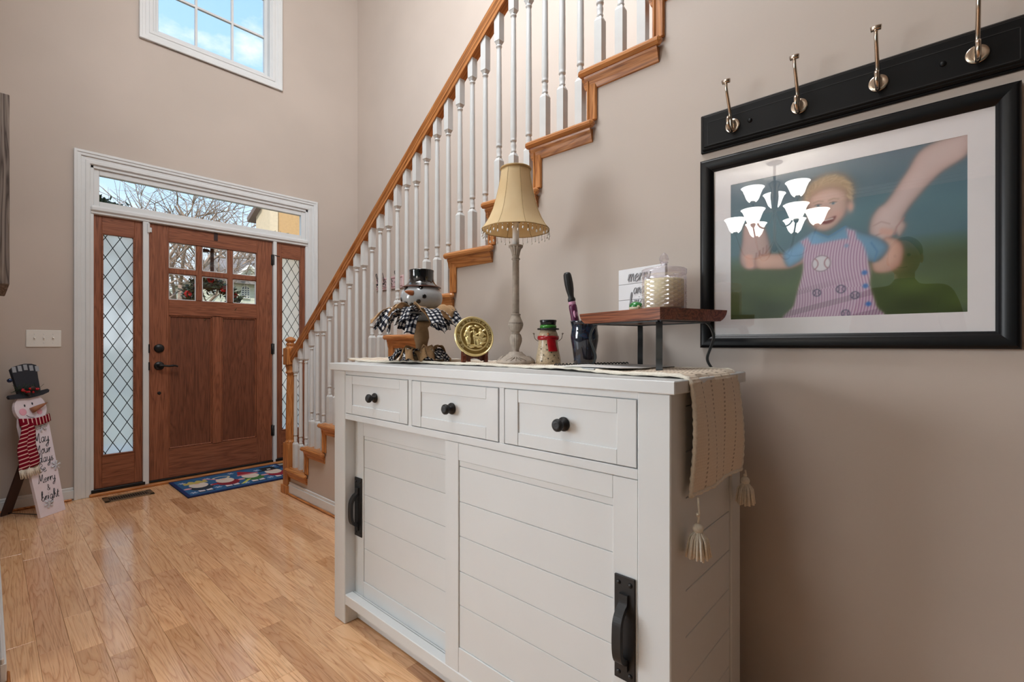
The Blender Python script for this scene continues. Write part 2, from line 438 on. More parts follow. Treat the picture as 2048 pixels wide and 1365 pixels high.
# ------------------------------------------------------------------ shared materials
def wall_mat(name, c):
    m = M(name, c, 0.55, spec=0.35)
    v = m.coords((1, 1, 1)); nz = m.n('TexNoise', Scale=170.0, Detail=3.0); m.l(v, nz.inputs['Vector'])
    n2 = m.n('TexNoise', Scale=1.7, Detail=3.0); m.l(v, n2.inputs['Vector'])
    a = tuple(x * 0.96 for x in c[:3]) + (1,); b = tuple(x * 1.03 for x in c[:3]) + (1,)
    m.col(m.ramp(n2.outputs['Fac'], [(0.35, a), (0.65, b)])); m.bump(nz.outputs['Fac'], 0.10, 0.0015)
    return m.m
M_wall = wall_mat('taupe_wall_paint', rgb(192, 180, 170))
M_dwall = wall_mat('blue_grey_wall_paint', rgb(158, 190, 198))
M_ceil = plain('ceiling_white', rgb(236, 235, 232), 0.8)
M_trim = plain('white_trim_paint', rgb(218, 221, 222), 0.35, noise=0.02, nscale=9)
M_oakfloor = floor_oak('oak_floor')
M_oak = {a: wood('honey_oak_' + a, rgb(156, 94, 44), rgb(186, 120, 62), rgb(202, 138, 80), a, 1.2, rough=0.4, coat=0.12, bump=0.08) for a in 'XYZ'}
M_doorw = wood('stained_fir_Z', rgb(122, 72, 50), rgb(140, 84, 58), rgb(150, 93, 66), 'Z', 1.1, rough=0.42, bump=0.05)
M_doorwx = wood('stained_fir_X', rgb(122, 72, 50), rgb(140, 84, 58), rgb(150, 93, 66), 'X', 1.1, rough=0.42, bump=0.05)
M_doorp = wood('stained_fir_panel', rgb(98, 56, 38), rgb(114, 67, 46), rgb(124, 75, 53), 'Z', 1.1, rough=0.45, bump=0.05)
M_black = plain('oil_rubbed_black_metal', rgb(30, 30, 31), 0.42, 0.3, bump=0.05, nscale=60)
M_dark = plain('dark_gap', rgb(18, 16, 15), 0.7)
M_glass = glass('clear_window_glass', ior=1.45)
M_frost = frosted('obscure_leaded_glass')
M_came = plain('lead_came', rgb(64, 64, 58), 0.35, 0.6)
M_bal = plain('baluster_white_paint', rgb(214, 217, 217), 0.35, noise=0.03)

# ------------------------------------------------------------------ floor: subfloor and oak strips
fl = B().box(-3.2, 2.75, -2.6, 4.6, -0.08, -0.021).obj('floor', M_dark); struct(fl, 'honey oak strip floor running toward the front door')
def plank_mesh(L_, W_, M_mat):
    return B().box(-W_ / 2, W_ / 2, -L_ / 2, L_ / 2, -0.02, 0, 0.0007)
pw = 0.0838; nplank = 0
x = -0.125
far = B()
while x < 1.62:
    y = 0.95 - random.uniform(0, 0.5)
    while y < 4.585:
        Lp = random.choice((0.32, 0.45, 0.55, 0.7, 0.9, 1.1, 0.38))
        y2 = min(y + Lp, 4.585)
        if 4.585 - y2 < 0.15: y2 = 4.585
        if x > 0.86 and y2 < 1.9 and x > 1.05:
            far.box(x + .0004, x + pw - .0004, y, y2 - .0008, -0.02, 0, 0.001)
        else:
            o = plank_mesh(y2 - y - .0008, pw - .0006, M_oakfloor).obj('plank', M_oakfloor, fl); nplank += 1
            o.location = (x + pw / 2, (y + y2) / 2, random.uniform(-0.0004, 0))
        y = y2
    x += pw
x = -3.15
while x < 2.6:
    for (ya, yb) in ((-2.55, -1.4), (-1.4, -0.3), (-0.3, 0.5)):
        far.box(x + .0004, x + pw - .0004, ya, yb, -0.02, 0, 0.001)
    if x < -0.2:
        for (ya, yb) in ((0.5, 1.9), (1.9, 3.2), (3.2, 4.585)): far.box(x + .0004, x + pw - .0004, ya, yb, -0.02, 0, 0.001)
    elif x < 1.6:
        far.box(x + .0004, x + pw - .0004, 0.5, 0.96, -0.021, -0.0006, 0.001)
    x += pw
far.box(-.26, -.126, .5, 4.585, -.0215, -.0008)
stuff(far.obj('distant_planks', M_oakfloor, fl))
print('PLANKS', nplank)

# ------------------------------------------------------------------ shell
YD = 4.595                                     # inner face of the front wall
def front_wall():
    b = B(); y0, y1 = YD, YD + 0.16
    ex0, ex1, ez1 = 0.50, 2.11, 2.425          # entrance opening
    wx0, wx1, wz0, wz1 = 0.872, 1.772, 3.535, 4.75
    b.box(-0.12, ex0, y0, y1, 0, 5.3); b.box(ex1, 2.8, y0, y1, 0, 5.3)
    b.box(ex0, ex1, y0, y1, ez1, wz0)
    b.box(ex0, wx0, y0, y1, wz0, 5.3); b.box(wx1, ex1, y0, y1, wz0, 5.3); b.box(wx0, wx1, y0, y1, wz1, 5.3)
    return b.obj('wall_front', M_wall)
struct(front_wall())
b = B(); b.box(-3.2, -2.75, YD, YD + .16, 0, 2.8); b.box(-0.75, -0.12, YD, YD + .16, 0, 2.8); b.box(-2.75, -0.75, YD, YD + .16, 0, 0.82); b.box(-2.75, -0.75, YD, YD + .16, 2.42, 2.8)
struct(b.obj('wall_dining_front', M_dwall))
w5 = sroot('window_5', 'white framed dining room window')
b = B(); b.box(-2.85, -2.75, YD - .02, YD + .1, .72, 2.52, .003); b.box(-.75, -.65, YD - .02, YD + .1, .72, 2.52, .003); b.box(-2.75, -.75, YD - .02, YD + .1, .72, .82, .003); b.box(-2.75, -.75, YD - .02, YD + .1, 2.42, 2.52, .003); b.box(-1.78, -1.72, YD + .03, YD + .08, .82, 2.42, .003); b.box(-2.75, -.75, YD + .032, YD + .078, 1.60, 1.64, .003); b.obj('sash', M_trim, w5)
B().add([(-2.75, YD + .06, .82), (-.75, YD + .06, .82), (-.75, YD + .06, 2.42), (-2.75, YD + .06, 2.42)], [(0, 1, 2, 3)]).obj('pane', M_glass, w5)
b = B(); b.box(-0.10, 0.03, 2.25, YD, 0, 5.3); struct(b.obj('wall_left', M_wall))
b = B(); b.box(-0.10, 0.03, -2.6, 2.25, 2.62, 5.3); struct(b.obj('wall_header', M_wall))
b = B(); b.box(2.635, 2.8, -2.6, YD, 0, 5.3); struct(b.obj('wall_stair', M_wall))
b = B(); b.box(-3.35, 2.8, -2.76, -2.6, 0, 5.3); struct(b.obj('wall_back', wall_mat('bounce_cut_dark', rgb(92, 82, 76))))  # unseen wall, coloured dark to cut bounce light on the sideboard end
b = B(); b.box(-3.35, -3.2, -2.6, YD, 0, 2.8); struct(b.obj('wall_dining', M_dwall))
b = B(); b.box(-3.35, -0.10, -2.6, YD + .16, 2.74, 2.9); struct(b.obj('ceiling_dining', M_ceil))
b = B(); b.box(-0.12, 2.8, -2.76, YD + .16, 5.3, 5.4); struct(b.obj('ceiling', M_ceil))
b = B()
for zz, d in ((2.66, .02), (2.69, .05), (2.715, .08)):
    b.box(-3.2, -3.2 + d, -2.6, YD, zz, 2.74); b.box(-3.2, -0.1, YD - d, YD, zz, 2.74)
struct(b.obj('trim_crown', M_trim))

# ------------------------------------------------------------------ staircase geometry
RUN, RISE, Y1 = 0.2603, 0.19345, 3.6216
NT = 14
def ty(n): return Y1 - RUN * (n - 1)
def tz(n): return RISE * n
WX = 1.515                                      # face of the wall below the treads
def wall_right():
    poly = [(ty(1) - .028, 0)]
    for n in range(1, NT + 1):
        poly += [(ty(n) - .028, tz(n) - .028), (ty(n + 1) - .028, tz(n) - .028)]
    poly += [(ty(NT + 1) - .028, 5.3), (-2.6, 5.3), (-2.6, 0)]
    b = B(); b.prism(poly, lambda u, v, t: (WX + 0.12 * t, u, v))
    return fixn(b.obj('wall_right', M_wall))
struct(wall_right())

# baseboards
def baseboard(name, boxes):
    b = B()
    for (x0, x1, y0, y1, nrm) in boxes:
        b.box(x0, x1, y0, y1, 0.012, 0.072, 0.002)
        if nrm == 'x-': b.box(x0 + .005, x1, y0, y1, 0.070, 0.092, 0.004)
        elif nrm == 'y-': b.box(x0, x1, y0 + .005, y1, 0.070, 0.092, 0.004)
        else: b.box(x0, x1 - .005, y0, y1, 0.070, 0.092, 0.004)
    o = b.obj(name, M_trim); return struct(o)
def shoe(parent, boxes):
    b = B()
    for q in boxes: b.box(*q, 0.0, 0.016, 0.006)
    b.obj('shoe_moulding', M_oak['Y'], parent)
o = baseboard('baseboard_right', [(1.502, WX, -2.5, 3.60, 'x-')]); shoe(o, [(1.488, 1.504, -2.5, 3.585)])
o = baseboard('baseboard_front', [(0.046, 0.418, YD - .014, YD, 'y-')]); shoe(o, [(0.05, 0.41, YD - .028, YD - .012)])
o = baseboard('baseboard_left', [(0.03, 0.045, 2.26, YD, 'x+')]); shoe(o, [(0.044, 0.054, 2.0, 2.33)])

# staircase: one thing
stair = thing('staircase', 'open oak staircase with white balusters climbing along the wall behind the sideboard', 'stairs', (0, 0, 0))
for n in range(1, NT + 1):
    y, z = ty(n), tz(n)
    b = B()
    b.box(1.50, 2.61, y - RUN - .03, y, z - .027, z, 0.009)
    b.box(1.478, 1.508, y - RUN - .066, y, z - .027, z, 0.009)
    t = b.obj('tread', M_oak['Y'], stair)
    c = B()
    q = [(0.0, -.074), (-.006, -.072), (-.012, -.058), (-.014, -.045), (-.020, -.034), (-.022, -.027), (0, -.027)]
    ya, yb = y - RUN - .048, y - .022
    c.prism(q, lambda u, v, s: (WX + u, (ya if s == 0 else yb) - (0 if s == 0 else 0), z + v))
    c.prism(q, lambda u, v, s: ((WX - .012 if s == 0 else 2.61), y - .028 - u, z + v))
    fixn(c.obj('scotia', M_oak['Y'], stair))
    r = B(); r.box(WX + .002, 2.61, y - .046, y - .0262, z - RISE + .001, z - .026); r.obj('riser', M_trim, stair)
    if n > 1:
        v_ = B()
        v_.box(WX - .012, WX + .002, y - .028 - .040, y - .028, z - RISE + .001, z - .03, 0.004)
        v_.box(WX - .017, WX - .008, y - .028 - .013, y - .029, z - RISE + .001, z - .04, 0.004)
        v_.obj('riser_trim', M_oak['Z'], stair)
def baluster_mesh(top_sq, top):
    b = B(); h = .0158
    def taper(z0, z1, r0, r1):
        v = []
        for r_, z_ in ((r0, z0), (r1, z1)):
            v += [(-r_, -r_, z_), (r_, -r_, z_), (r_, r_, z_), (-r_, r_, z_)]
        b.add(v, [(0, 1, 5, 4), (1, 2, 6, 5), (2, 3, 7, 6), (3, 0, 4, 7), (4, 5, 6, 7), (3, 2, 1, 0)])
    b.box(-h, h, -h, h, 0, .186); taper(.186, .200, h, .0095)
    b.lathe([(.0095, .196), (.0125, .205), (.0128, .208), (.0105, .212), (.0125, .226), (.0122, .235), (.0098, .246), (.0102, .248), (.0140, .250), (.0142, .256), (.0130, .259), (.0138, .266), (.0140, .30), (.0112, top_sq - .04), (.0105, top_sq - .028), (.0135, top_sq - .025), (.0135, top_sq - .020), (.0098, top_sq - .017), (.0105, top_sq - .004)], n=12)
    taper(top_sq - .014, top_sq + .002, .0095, h)
    b.box(-h, h, -h, h, top_sq, top)
    return b
RS, RZ0, RY0 = 0.7516, 1.0644, 3.6003           # handrail top line
def rail_z(y): return RZ0 + RS * (RY0 - y)
BX = 1.545
protos = {}
for k in range(39):
    n = k // 3 + 1; y = 3.5745 - .08718 * k; j = k % 3
    if y < ty(NT + 1) + .02 and n > NT: break
    top = rail_z(3.5745 - .08718 * (21 + j)) - tz(8) - .062
    if j not in protos:
        o = baluster_mesh(.722 if j == 0 else .82, top).obj('baluster', M_bal, stair); protos[j] = o
    else:
        o = dup(protos[j])
    o.location = (BX, y, tz(n) + (rail_z(y) - tz(n) - .062 - top) * 0.5)
# handrail
prof = [(-.030, -.030), (-.032, -.018), (-.024, -.008), (-.010, 0), (.010, 0), (.024, -.008), (.032, -.018), (.030, -.030), (.024, -.046), (.026, -.056), (.022, -.066), (.022, -.082), (-.022, -.082), (-.022, -.066), (-.026, -.056), (-.024, -.046)]
rail_a = math.atan(RS); b = B(Matrix.Rotation(rail_a, 4, 'X')); yA, yB = 3.625, 0.75
b.prism(prof, lambda u, v, t: (BX + u, yA + (yB - yA) * t, rail_z(yA + (yB - yA) * t) + v))
hr_ = fixn(b.obj('handrail', M_oak['Y'], stair)); hr_.rotation_euler = (-rail_a, 0, 0)
# newel post
nx, ny = 1.5375, 3.645
b = B(); h = .040
b.box(nx - h, nx + h, ny - h, ny + h, 0.06, .372, 0.003)
b.lathe([(.040, .370), (.041, .378), (.034, .388), (.030, .395), (.033, .405), (.034, .46), (.030, .70), (.026, .86), (.024, .885), (.034, .893), (.035, .900), (.028, .908), (.030, .925), (.036, .945), (.034, .96)], (nx, ny, 0), 20)
b.box(nx - h, nx + h, ny - h, ny + h, .955, 1.080, 0.004)
b.lathe([(.040, 1.078), (.030, 1.088), (.026, 1.094), (.030, 1.102), (.033, 1.110), (.026, 1.118), (.024, 1.124), (.036, 1.134), (.038, 1.142), (.034, 1.150), (.020, 1.160), (.004, 1.165)], (nx, ny, 0), 20)
nw = b.obj('newel_post', M_oak['Z'], stair)
B().box(nx - .052, nx + .05, ny - .055, ny + .052, 0.0, .062, 0.003).obj('newel_plinth', M_oak['Z'], nw)

# ------------------------------------------------------------------ entrance: casing, mullions, sidelights, transom, door
def casing(name, x0, x1, z1, z0, w, yf):
    """moulded casing around an opening; x0/x1/z1 outer lines"""
    b = B(); steps = ((0.0, w, .010), (0.0, .020, .024), (.010, .040, .019), (w - .030, w - .004, .015))
    for a, e, d in steps:
        b.box(x0 + a, x0 + e, yf - d, yf, z0, z1 - a, 0.003)
        b.box(x1 - e, x1 - a, yf - d, yf, z0, z1 - a, 0.003)
        b.box(x0 + a + .0007, x1 - a - .0007, yf - d - .0006, yf, z1 - e - .0005, z1 - a - .0007, 0.003)
    return b
struct(casing('trim_1', 0.418, 2.195, 2.505, 0.0, .092, YD).obj('trim_1', M_trim), 'white moulded casing around the front entrance')
# frame: jambs, transom bar, mullions
YF = 4.612                                       # face of door slab
b = B()
b.box(.497, .527, YD - .002, YD + .11, 0.0, 2.42, .002); b.box(2.083, 2.113, YD - .002, YD + .11, 0, 2.42, .002)
b.box(.50, 2.11, YD - .002, YD + .11, 2.392, 2.425, .002)
b.box(.815, .853, YD - .004, YD + .11, 0.02, 2.08, .003); b.box(1.783, 1.813, YD - .004, YD + .11, 0.02, 2.08, .003)
b.box(.515, 2.095, YD + .004, YD + .11, 2.058, 2.125, .002)
b.box(.505, 2.105, YD - .020, YD + .01, 2.075, 2.118, .012); b.box(.51, 2.10, YD - .008, YD + .01, 2.060, 2.080, .004)
struct(b.obj('trim_2', M_trim), 'white entrance frame with transom bar and mullions')
b = B(); b.box(.50, 2.11, YD - .03, YD + .10, 0.0, 0.022, .006)
struct(b.obj('trim_3', M_oak['X']), 'oak threshold strip under the front door')
b = B(); b.box(.512, .83, YD - .006, YD + .09, .022, .046, .003); b.box(1.80, 2.10, YD - .006, YD + .09, .022, .046, .003); b.box(.85, 1.785, YD + .004, YD + .09, .022, .036, .002)
struct(b.obj('trim_4', M_black), 'black sill strips under the door and sidelights')
# transom window
w3 = sroot('window_3', 'clear transom window over the front door')
b = B(); X0, X1, Z0, Z1 = .560, 2.045, 2.158, 2.352
yb0, yb1 = YD + .012, YD + .055
b.box(.527, X0, yb0, yb1, 2.12, 2.395, .003); b.box(X1, 2.085, yb0, yb1, 2.12, 2.395, .003); b.box(X0, X1, yb0, yb1, 2.12, Z0, .003); b.box(X0, X1, yb0, yb1, Z1, 2.395, .003)
b.obj('sash', M_trim, w3); B().box(X0 - .004, X1 + .004, YD + .034, YD + .039, Z0 - .004, Z1 + .004).obj('pane', M_glass, w3)
# sidelights with leaded diamond glass
def sidelight(name, x0, x1, gx0, gx1, gz0, gz1, label):
    r = sroot(name, label); b = B(); z0, z1 = .046, 2.06
    b.box(x0, gx0, YF, YF + .045, z0, z1, .002); b.box(gx1, x1, YF, YF + .045, z0, z1, .002)
    b.obj('stile', M_doorw, r)
    b = B(); b.box(gx0, gx1, YF, YF + .045, z0, gz0, .002); b.box(gx0, gx1, YF, YF + .045, gz1, z1, .002); b.obj('rail', M_doorwx, r)
    b = B(); t = .008
    for q in ((gx0 - .001, gx0 + t, gz0, gz1), (gx1 - t, gx1 + .001, gz0, gz1), (gx0, gx1, gz0, gz0 + t), (gx0, gx1, gz1 - t, gz1)): b.box(q[0], q[1], YF - .006, YF + .02, q[2], q[3], .003)
    b.obj('glazing_bead', M_doorwx, r)
    B().add([(gx0, YF + .020, gz0), (gx1, YF + .020, gz0), (gx1, YF + .020, gz1), (gx0, YF + .020, gz1)], [(0, 1, 2, 3)]).obj('pane', M_frost, r)
    b = B(); W_ = gx1 - gx0; p = W_ / 2.25; q = p * 1.72; yy = YF + .0155
    for s in (1, -1):
        k = -14
        while k < 30:
            # line x = gx0 + o + s * (z - gz0) * p / q
            xs = []
            o_ = (k + (0.15 if s > 0 else .35)) * p
            za = gz0 + t; xa = gx0 + o_ + s * 0; zz = []
            for xx in (gx0 + t, gx1 - t):
                zc = gz0 + (xx - gx0 - o_) * q / p * s
                if gz0 + t <= zc <= gz1 - t: zz.append((xx, zc))
            for zc in (gz0 + t, gz1 - t):
                xx = gx0 + o_ + s * (zc - gz0) * p / q
                if gx0 + t < xx < gx1 - t: zz.append((xx, zc))
            if len(zz) >= 2:
                a, c = zz[0], zz[1]
                if (a[0] - c[0]) ** 2 + (a[1] - c[1]) ** 2 > 1e-5:
                    b.tube([(a[0], yy, a[1]), (c[0], yy, c[1])], .0026, 4, smooth=False)
            k += 1
    b.obj('came', M_came, r)
    return r
sidelight('window_1', .527, .815, .575, .766, .282, 1.930, 'leaded diamond glass sidelight beside the door latch')
sidelight('window_2', 1.813, 2.083, 1.860, 2.040, .300, 1.925, 'leaded diamond glass sidelight beside the door hinges')

# front door
dr = sroot('door_1', 'brown stained wood front door with six panes over two panels')
DX0, DX1, DZ0, DZ1 = .8565, 1.7795, .038, 2.056
PX = (.985, 1.643); PZ = (1.468, 1.932)
b = B()
b.box(DX0, PX[0], YF, YF + .045, DZ0, DZ1, .002); b.box(PX[1], DX1, YF, YF + .045, DZ0, DZ1, .002); b.box(1.292, 1.362, YF, YF + .045, .26, 1.35, .001)
b.obj('stile', M_doorw, dr)
b = B(); b.box(PX[0], PX[1], YF, YF + .045, DZ0, .266, .001); b.box(PX[0], PX[1], YF, YF + .045, 1.342, PZ[0], .001); b.box(PX[0], PX[1], YF, YF + .045, PZ[1], DZ1, .001)
b.obj('rail', M_doorwx, dr)
for (a, c) in ((PX[0], 1.292), (1.362, PX[1])):
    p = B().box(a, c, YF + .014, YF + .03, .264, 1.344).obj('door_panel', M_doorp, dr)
    e = B(); w_ = .012
    for q in ((a, a + w_, .266, 1.342), (c - w_, c, .266, 1.342), (a, c, .266, .266 + w_), (a, c, 1.342 - w_, 1.342)): e.box(q[0], q[1], YF + .004, YF + .018, q[2], q[3], .004)
    e.obj('sticking', M_doorw, p)
cw = (PX[1] - PX[0] - 2 * .044) / 3; rh = (PZ[1] - PZ[0] - .044) / 2
mb = B()
for i in (1, 2): mb.box(PX[0] + i * cw + (i - 1) * .044, PX[0] + i * (cw + .044), YF + .004, YF + .042, PZ[0], PZ[1], .006)
mb.box(PX[0], PX[1], YF + .0045, YF + .0415, PZ[0] + rh, PZ[0] + rh + .044, .006); mb.obj('muntin', M_doorw, dr)
for i in range(3):
    for j in range(2):
        x0 = PX[0] + i * (cw + .044); z0 = PZ[0] + j * (rh + .044)
        g = B().box(x0 - .002, x0 + cw + .002, YF + .022, YF + .026, z0 - .002, z0 + rh + .002).obj('pane', M_glass, dr)
        e = B()
        for q in ((x0, x0 + .007, z0, z0 + rh), (x0 + cw - .007, x0 + cw, z0, z0 + rh), (x0, x0 + cw, z0, z0 + .007), (x0, x0 + cw, z0 + rh - .007, z0 + rh)): e.box(q[0], q[1], YF + .012, YF + .024, q[2], q[3], .002)
        e.obj('glazing_bead', M_trim, g)
b = B(); b.lathe([(.034, 0), (.034, .004), (.030, .010), (.026, .012), (.022, .016), (.006, .018)], (.921, YF, 1.076), 24, axis=(0, -1, 0)); b.obj('deadbolt', M_black, dr)
b = B(); b.lathe([(.034, 0), (.034, .004), (.031, .009), (.022, .012), (.013, .018), (.012, .042)], (.921, YF, .938), 24, axis=(0, -1, 0))
b.tube(cr([(.915, YF - .040, .939), (.935, YF - .046, .941), (.975, YF - .048, .936), (1.015, YF - .046, .938), (1.036, YF - .042, .931)], 5), [.010] * 6 + [.0085] * 9 + [.007] * 6, 10)
b.obj('lever_handle', M_black, dr)
b = B(); b.lathe([(.013, 0), (.012, .003), (.008, .005), (.002, .005)], (.922, YF, .722), 16, axis=(0, -1, 0)); b.obj('door_viewer', M_black, dr)
for z in (.313, 1.066, 1.888):
    b = B(); b.lathe([(.0065, -.05), (.0065, .05)], (1.7815, YF - .004, z), 10); b.box(1.768, 1.782, YF - .004, YF + .002, z - .048, z + .048); b.box(1.7815, 1.79, YD - .006, YD, z - .048, z + .048)
    if z > 1.8: b.tube([(1.7815, YF - .006, z + .045), (1.80, YF - .022, z + .043), (1.835, YF - .03, z + .034)], .004, 6)
    b.obj('hinge', M_black, dr)
b = B(); b.box(.8485, .858, YD - .010, YF, 1.04, 1.11, .003); b.box(.8485, .858, YD - .010, YF, .905, .97, .003); b.obj('strike_plate', M_black, dr)
sn = B().box(.842, .856, YD - .018, YD - .004, 1.975, 2.05, .003).obj('contact_sensor', M_trim); tag(sn, 'small white alarm contact at the top latch corner of the front door', 'sensor')
b = B(); b.box(.858, .872, YF - .012, YF, 1.985, 2.022, .002); b.obj('magnet', M_trim, sn)

# upper window
w4 = sroot('window_4', 'high window with grilles showing blue sky and clouds')
b = B()
for a, e, d in ((0.0, .092, .010), (0.0, .020, .024), (.010, .040, .019), (.062, .088, .015)):
    x0, x1, z0, z1 = .790, 1.858, 3.468, 4.84
    b.box(x0 + a, x0 + e, YD - d, YD, z0 + a, z1 - a, .003); b.box(x1 - e, x1 - a, YD - d, YD, z0 + a, z1 - a, .003)
    b.box(x0 + a + .0007, x1 - a - .0007, YD - d - .0006, YD, z1 - e, z1 - a - .0007, .003); b.box(x0 + a + .0007, x1 - a - .0007, YD - d - .0006, YD, z0 + a + .0007, z0 + e, .003)
b.obj('casing', M_trim, w4)
b = B()
b.box(.872, .893, YD, YD + .12, 3.535, 4.75); b.box(1.753, 1.772, YD, YD + .12, 3.535, 4.75); b.box(.872, 1.772, YD, YD + .12, 3.535, 3.553); b.box(.872, 1.772, YD, YD + .12, 4.73, 4.75)
b.obj('jamb', M_trim, w4)
gx0, gx1, gz0, gz1 = .925, 1.725, 3.610, 4.69
b = B(); ys, ye = YD + .055, YD + .095
b.box(.893, gx0, ys, ye, 3.553, 4.73, .003); b.box(gx1, 1.753, ys, ye, 3.553, 4.73, .003); b.box(gx0, gx1, ys, ye, 3.553, gz0, .003); b.box(gx0, gx1, ys, ye, gz1, 4.73, .003)
b.obj('sash', M_trim, w4)
b = B()
for xx in (1.187, 1.462): b.box(xx - .009, xx + .009, ys + .008, ye - .005, gz0, gz1, .002)
for zz in (3.945, 4.30): b.box(gx0, gx1, ys + .0085, ye - .0055, zz - .009, zz + .009, .002)
b.obj('muntin', M_trim, w4)
B().box(gx0 - .004, gx1 + .004, ys + .018, ys + .022, gz0 - .004, gz1 + .004).obj('pane', M_glass, w4)
# ------------------------------------------------------------------ sideboard
M_cab = plain('cabinet_white_paint', rgb(212, 216, 218), 0.38, noise=0.015, nscale=6)
M_cabk = plain('cast_black_hardware', rgb(34, 34, 35), 0.5, 0.25, bump=0.12, nscale=90)
sb = thing('sideboard', 'white farmhouse sideboard with three drawers and two sliding plank doors', 'sideboard')
B().box(.946, 1.412, .410, 1.872, 1.0055, 1.0335, .002).obj('top', M_cab, sb)
for (x0, x1) in ((.954, 1.034), (1.334, 1.405)):
    for (y0, y1) in ((.4225, .4975), (1.7606, 1.8440)):
        B().box(x0, x1, y0, y1, 0.001, 1.0055, .0025).obj('leg', M_cab, sb)
b = B()
b.box(.962, 1.395, .4975, 1.7606, .988, 1.005); b.box(.956, 1.395, .4975, 1.7606, .813, .836, .0015)
b.box(.957, .975, 1.3225, 1.3415, .836, .99, .0008); b.box(.957, .975, .8985, .9175, .836, .99, .0008); b.box(.957, .975, .4975, .4985, .836, .99); b.box(.957, .975, 1.757, 1.7606, .836, .99)
b.box(.957, .97, .4975, 1.7606, .9895, 1.0055, .0008)
b.obj('face_frame', M_cab, sb)
B().box(.985, 1.395, .4975, 1.7606, .84, .985).obj('drawer_cavity', M_dark, sb)
b = B(); b.box(.955, .988, .4975, 1.7606, .0785, .1195, .0025); b.box(.988, 1.03, .4975, 1.7606, .0785, .110, .001)
b.box(.992, .998, .4975, 1.7606, .108, .1165, .001); b.box(1.021, 1.03, .4975, 1.7606, .108, .1165, .001)
b.obj('bottom_rail', M_cab, sb)
B().box(1.008, 1.022, .4975, 1.7606, .006, .0785, .001).obj('toe_board', M_cab, sb)
B().box(1.03, 1.395, .4975, 1.7606, .07, .0785).obj('floor_panel', M_cab, sb)
B().box(1.392, 1.400, .4975, 1.7606, .02, 1.0).obj('back_panel', M_cab, sb)
def side_panel(y0, y1):
    p = B().box(1.034, 1.334, min(y0, y1) + .004, max(y0, y1), .03, 1.004).obj('side_panel', M_cab, sb)
    zs = [.03, .147, .25, .353, .457, .56, .664, .767, .87, .972, 1.004]
    for a, c in zip(zs, zs[1:]):
        B().box(1.034, 1.334, min(y0, y1), max(y0, y1) - .002, a + .0009, c - .0009, .0012).obj('plank', M_cab, p)
side_panel(.4285, .440); side_panel(1.826, 1.838)
for (y0, y1) in ((.5012, .8955), (.9205, 1.3195), (1.3445, 1.7565)):
    b = B(); z0, z1 = .8385, .9875; xf = .9555
    b.box(xf + .004, xf + .018, y0 + .002, y1 - .002, z0 + .002, z1 - .002)
    dd = b.obj('drawer', M_cab, sb)
    b = B(); b.box(xf, xf + .014, y0, y0 + .048, z0, z1, .001); b.box(xf, xf + .014, y1 - .048, y1, z0, z1, .001)
    b.box(xf + .0006, xf + .014, y0 + .0485, y1 - .0485, z0, z0 + .034, .0008); b.box(xf + .0006, xf + .014, y0 + .0485, y1 - .0485, z1 - .034, z1, .0008)
    b.obj('drawer_frame', M_cab, dd)
    k = B(); k.lathe([(.0175, 0), (.0180, .003), (.0165, .006), (.0095, .008), (.0075, .013), (.0085, .018), (.0145, .021), (.0160, .025), (.0155, .030), (.0120, .033), (.0105, .0345), (.006, .0335), (.001, .034)], (xf + .004, (y0 + y1) / 2, .9125), 20, axis=(-1, 0, 0))
    k.obj('knob', M_cabk, dd)
def sliding_door(xf, y0, y1, zt, zb, planks, rail_t, rail_b, hy0, hy1, hz0, hz1):
    d = B().box(xf + .008, xf + .018, y0 + .01, y1 - .01, zb + .01, zt - .002).obj('sliding_door', M_cab, sb)
    st = .062
    for (a, c) in ((y0, y0 + st), (y1 - st, y1)): B().box(xf, xf + .020, a, c, zb, zt, .0012).obj('stile', M_cab, d)
    for (a, c) in ((rail_t, zt), (zb, rail_b)): B().box(xf + .0005, xf + .020, y0 + st, y1 - st, a, c, .0012).obj('rail', M_cab, d)
    zs = [rail_b] + planks + [rail_t]
    for a, c in zip(zs, zs[1:]): B().box(xf + .004, xf + .010, y0 + st, y1 - st, a + .0006, c - .0006, .0010).obj('plank', M_cab, d)
    h = B(); h.box(xf - .005, xf, hy0, hy1, hz0, hz1, .0015)
    yc = (hy0 + hy1) / 2
    for yy in (hy0 + .011, hy1 - .011):
        for zz in (hz0 + .016, hz1 - .016): h.lathe([(.0055, 0), (.0045, .0025), (.001, .0035)], (xf - .005, yy, zz), 10, axis=(-1, 0, 0))
    hm = (hz0 + hz1) / 2; hh = (hz1 - hz0)
    path = [(xf - .006, yc, hm + hh * .335), (xf - .008, yc, hm + hh * .24), (xf - .020, yc, hm + hh * .20), (xf - .032, yc, hm + hh * .13), (xf - .036, yc, hm + hh * .04), (xf - .036, yc, hm - hh * .14), (xf - .030, yc, hm - hh * .24), (xf - .016, yc, hm - hh * .29), (xf - .008, yc, hm - hh * .31), (xf - .006, yc, hm - hh * .385)]
    h.strip(cr(path, 4), .021, (0, 1, 0), .011)
    h.obj('pull_handle', M_cabk, d)
sliding_door(.957, .4985, 1.150, .8115, .116, [.322, .4244, .530, .6347, .741], .7595, .195, .503, .554, .362, .594)
sliding_door(.999, 1.090, 1.7600, .8115, .113, [.304, .410, .516, .624, .734], .748, .174, 1.706, 1.757, .345, .578)

# ------------------------------------------------------------------ table runner
mr = M('cream_knit', rgb(214, 202, 184), 0.9, spec=0.1)
uvn = mr.n('TexCoord'); mpk = mr.n('Mapping'); mpk.inputs['Scale'].default_value = (1, 1, 1); mr.l(uvn.outputs['UV'], mpk.inputs[0])
sp = mr.n('SeparateXYZ'); mr.l(mpk.outputs[0], sp.inputs[0])
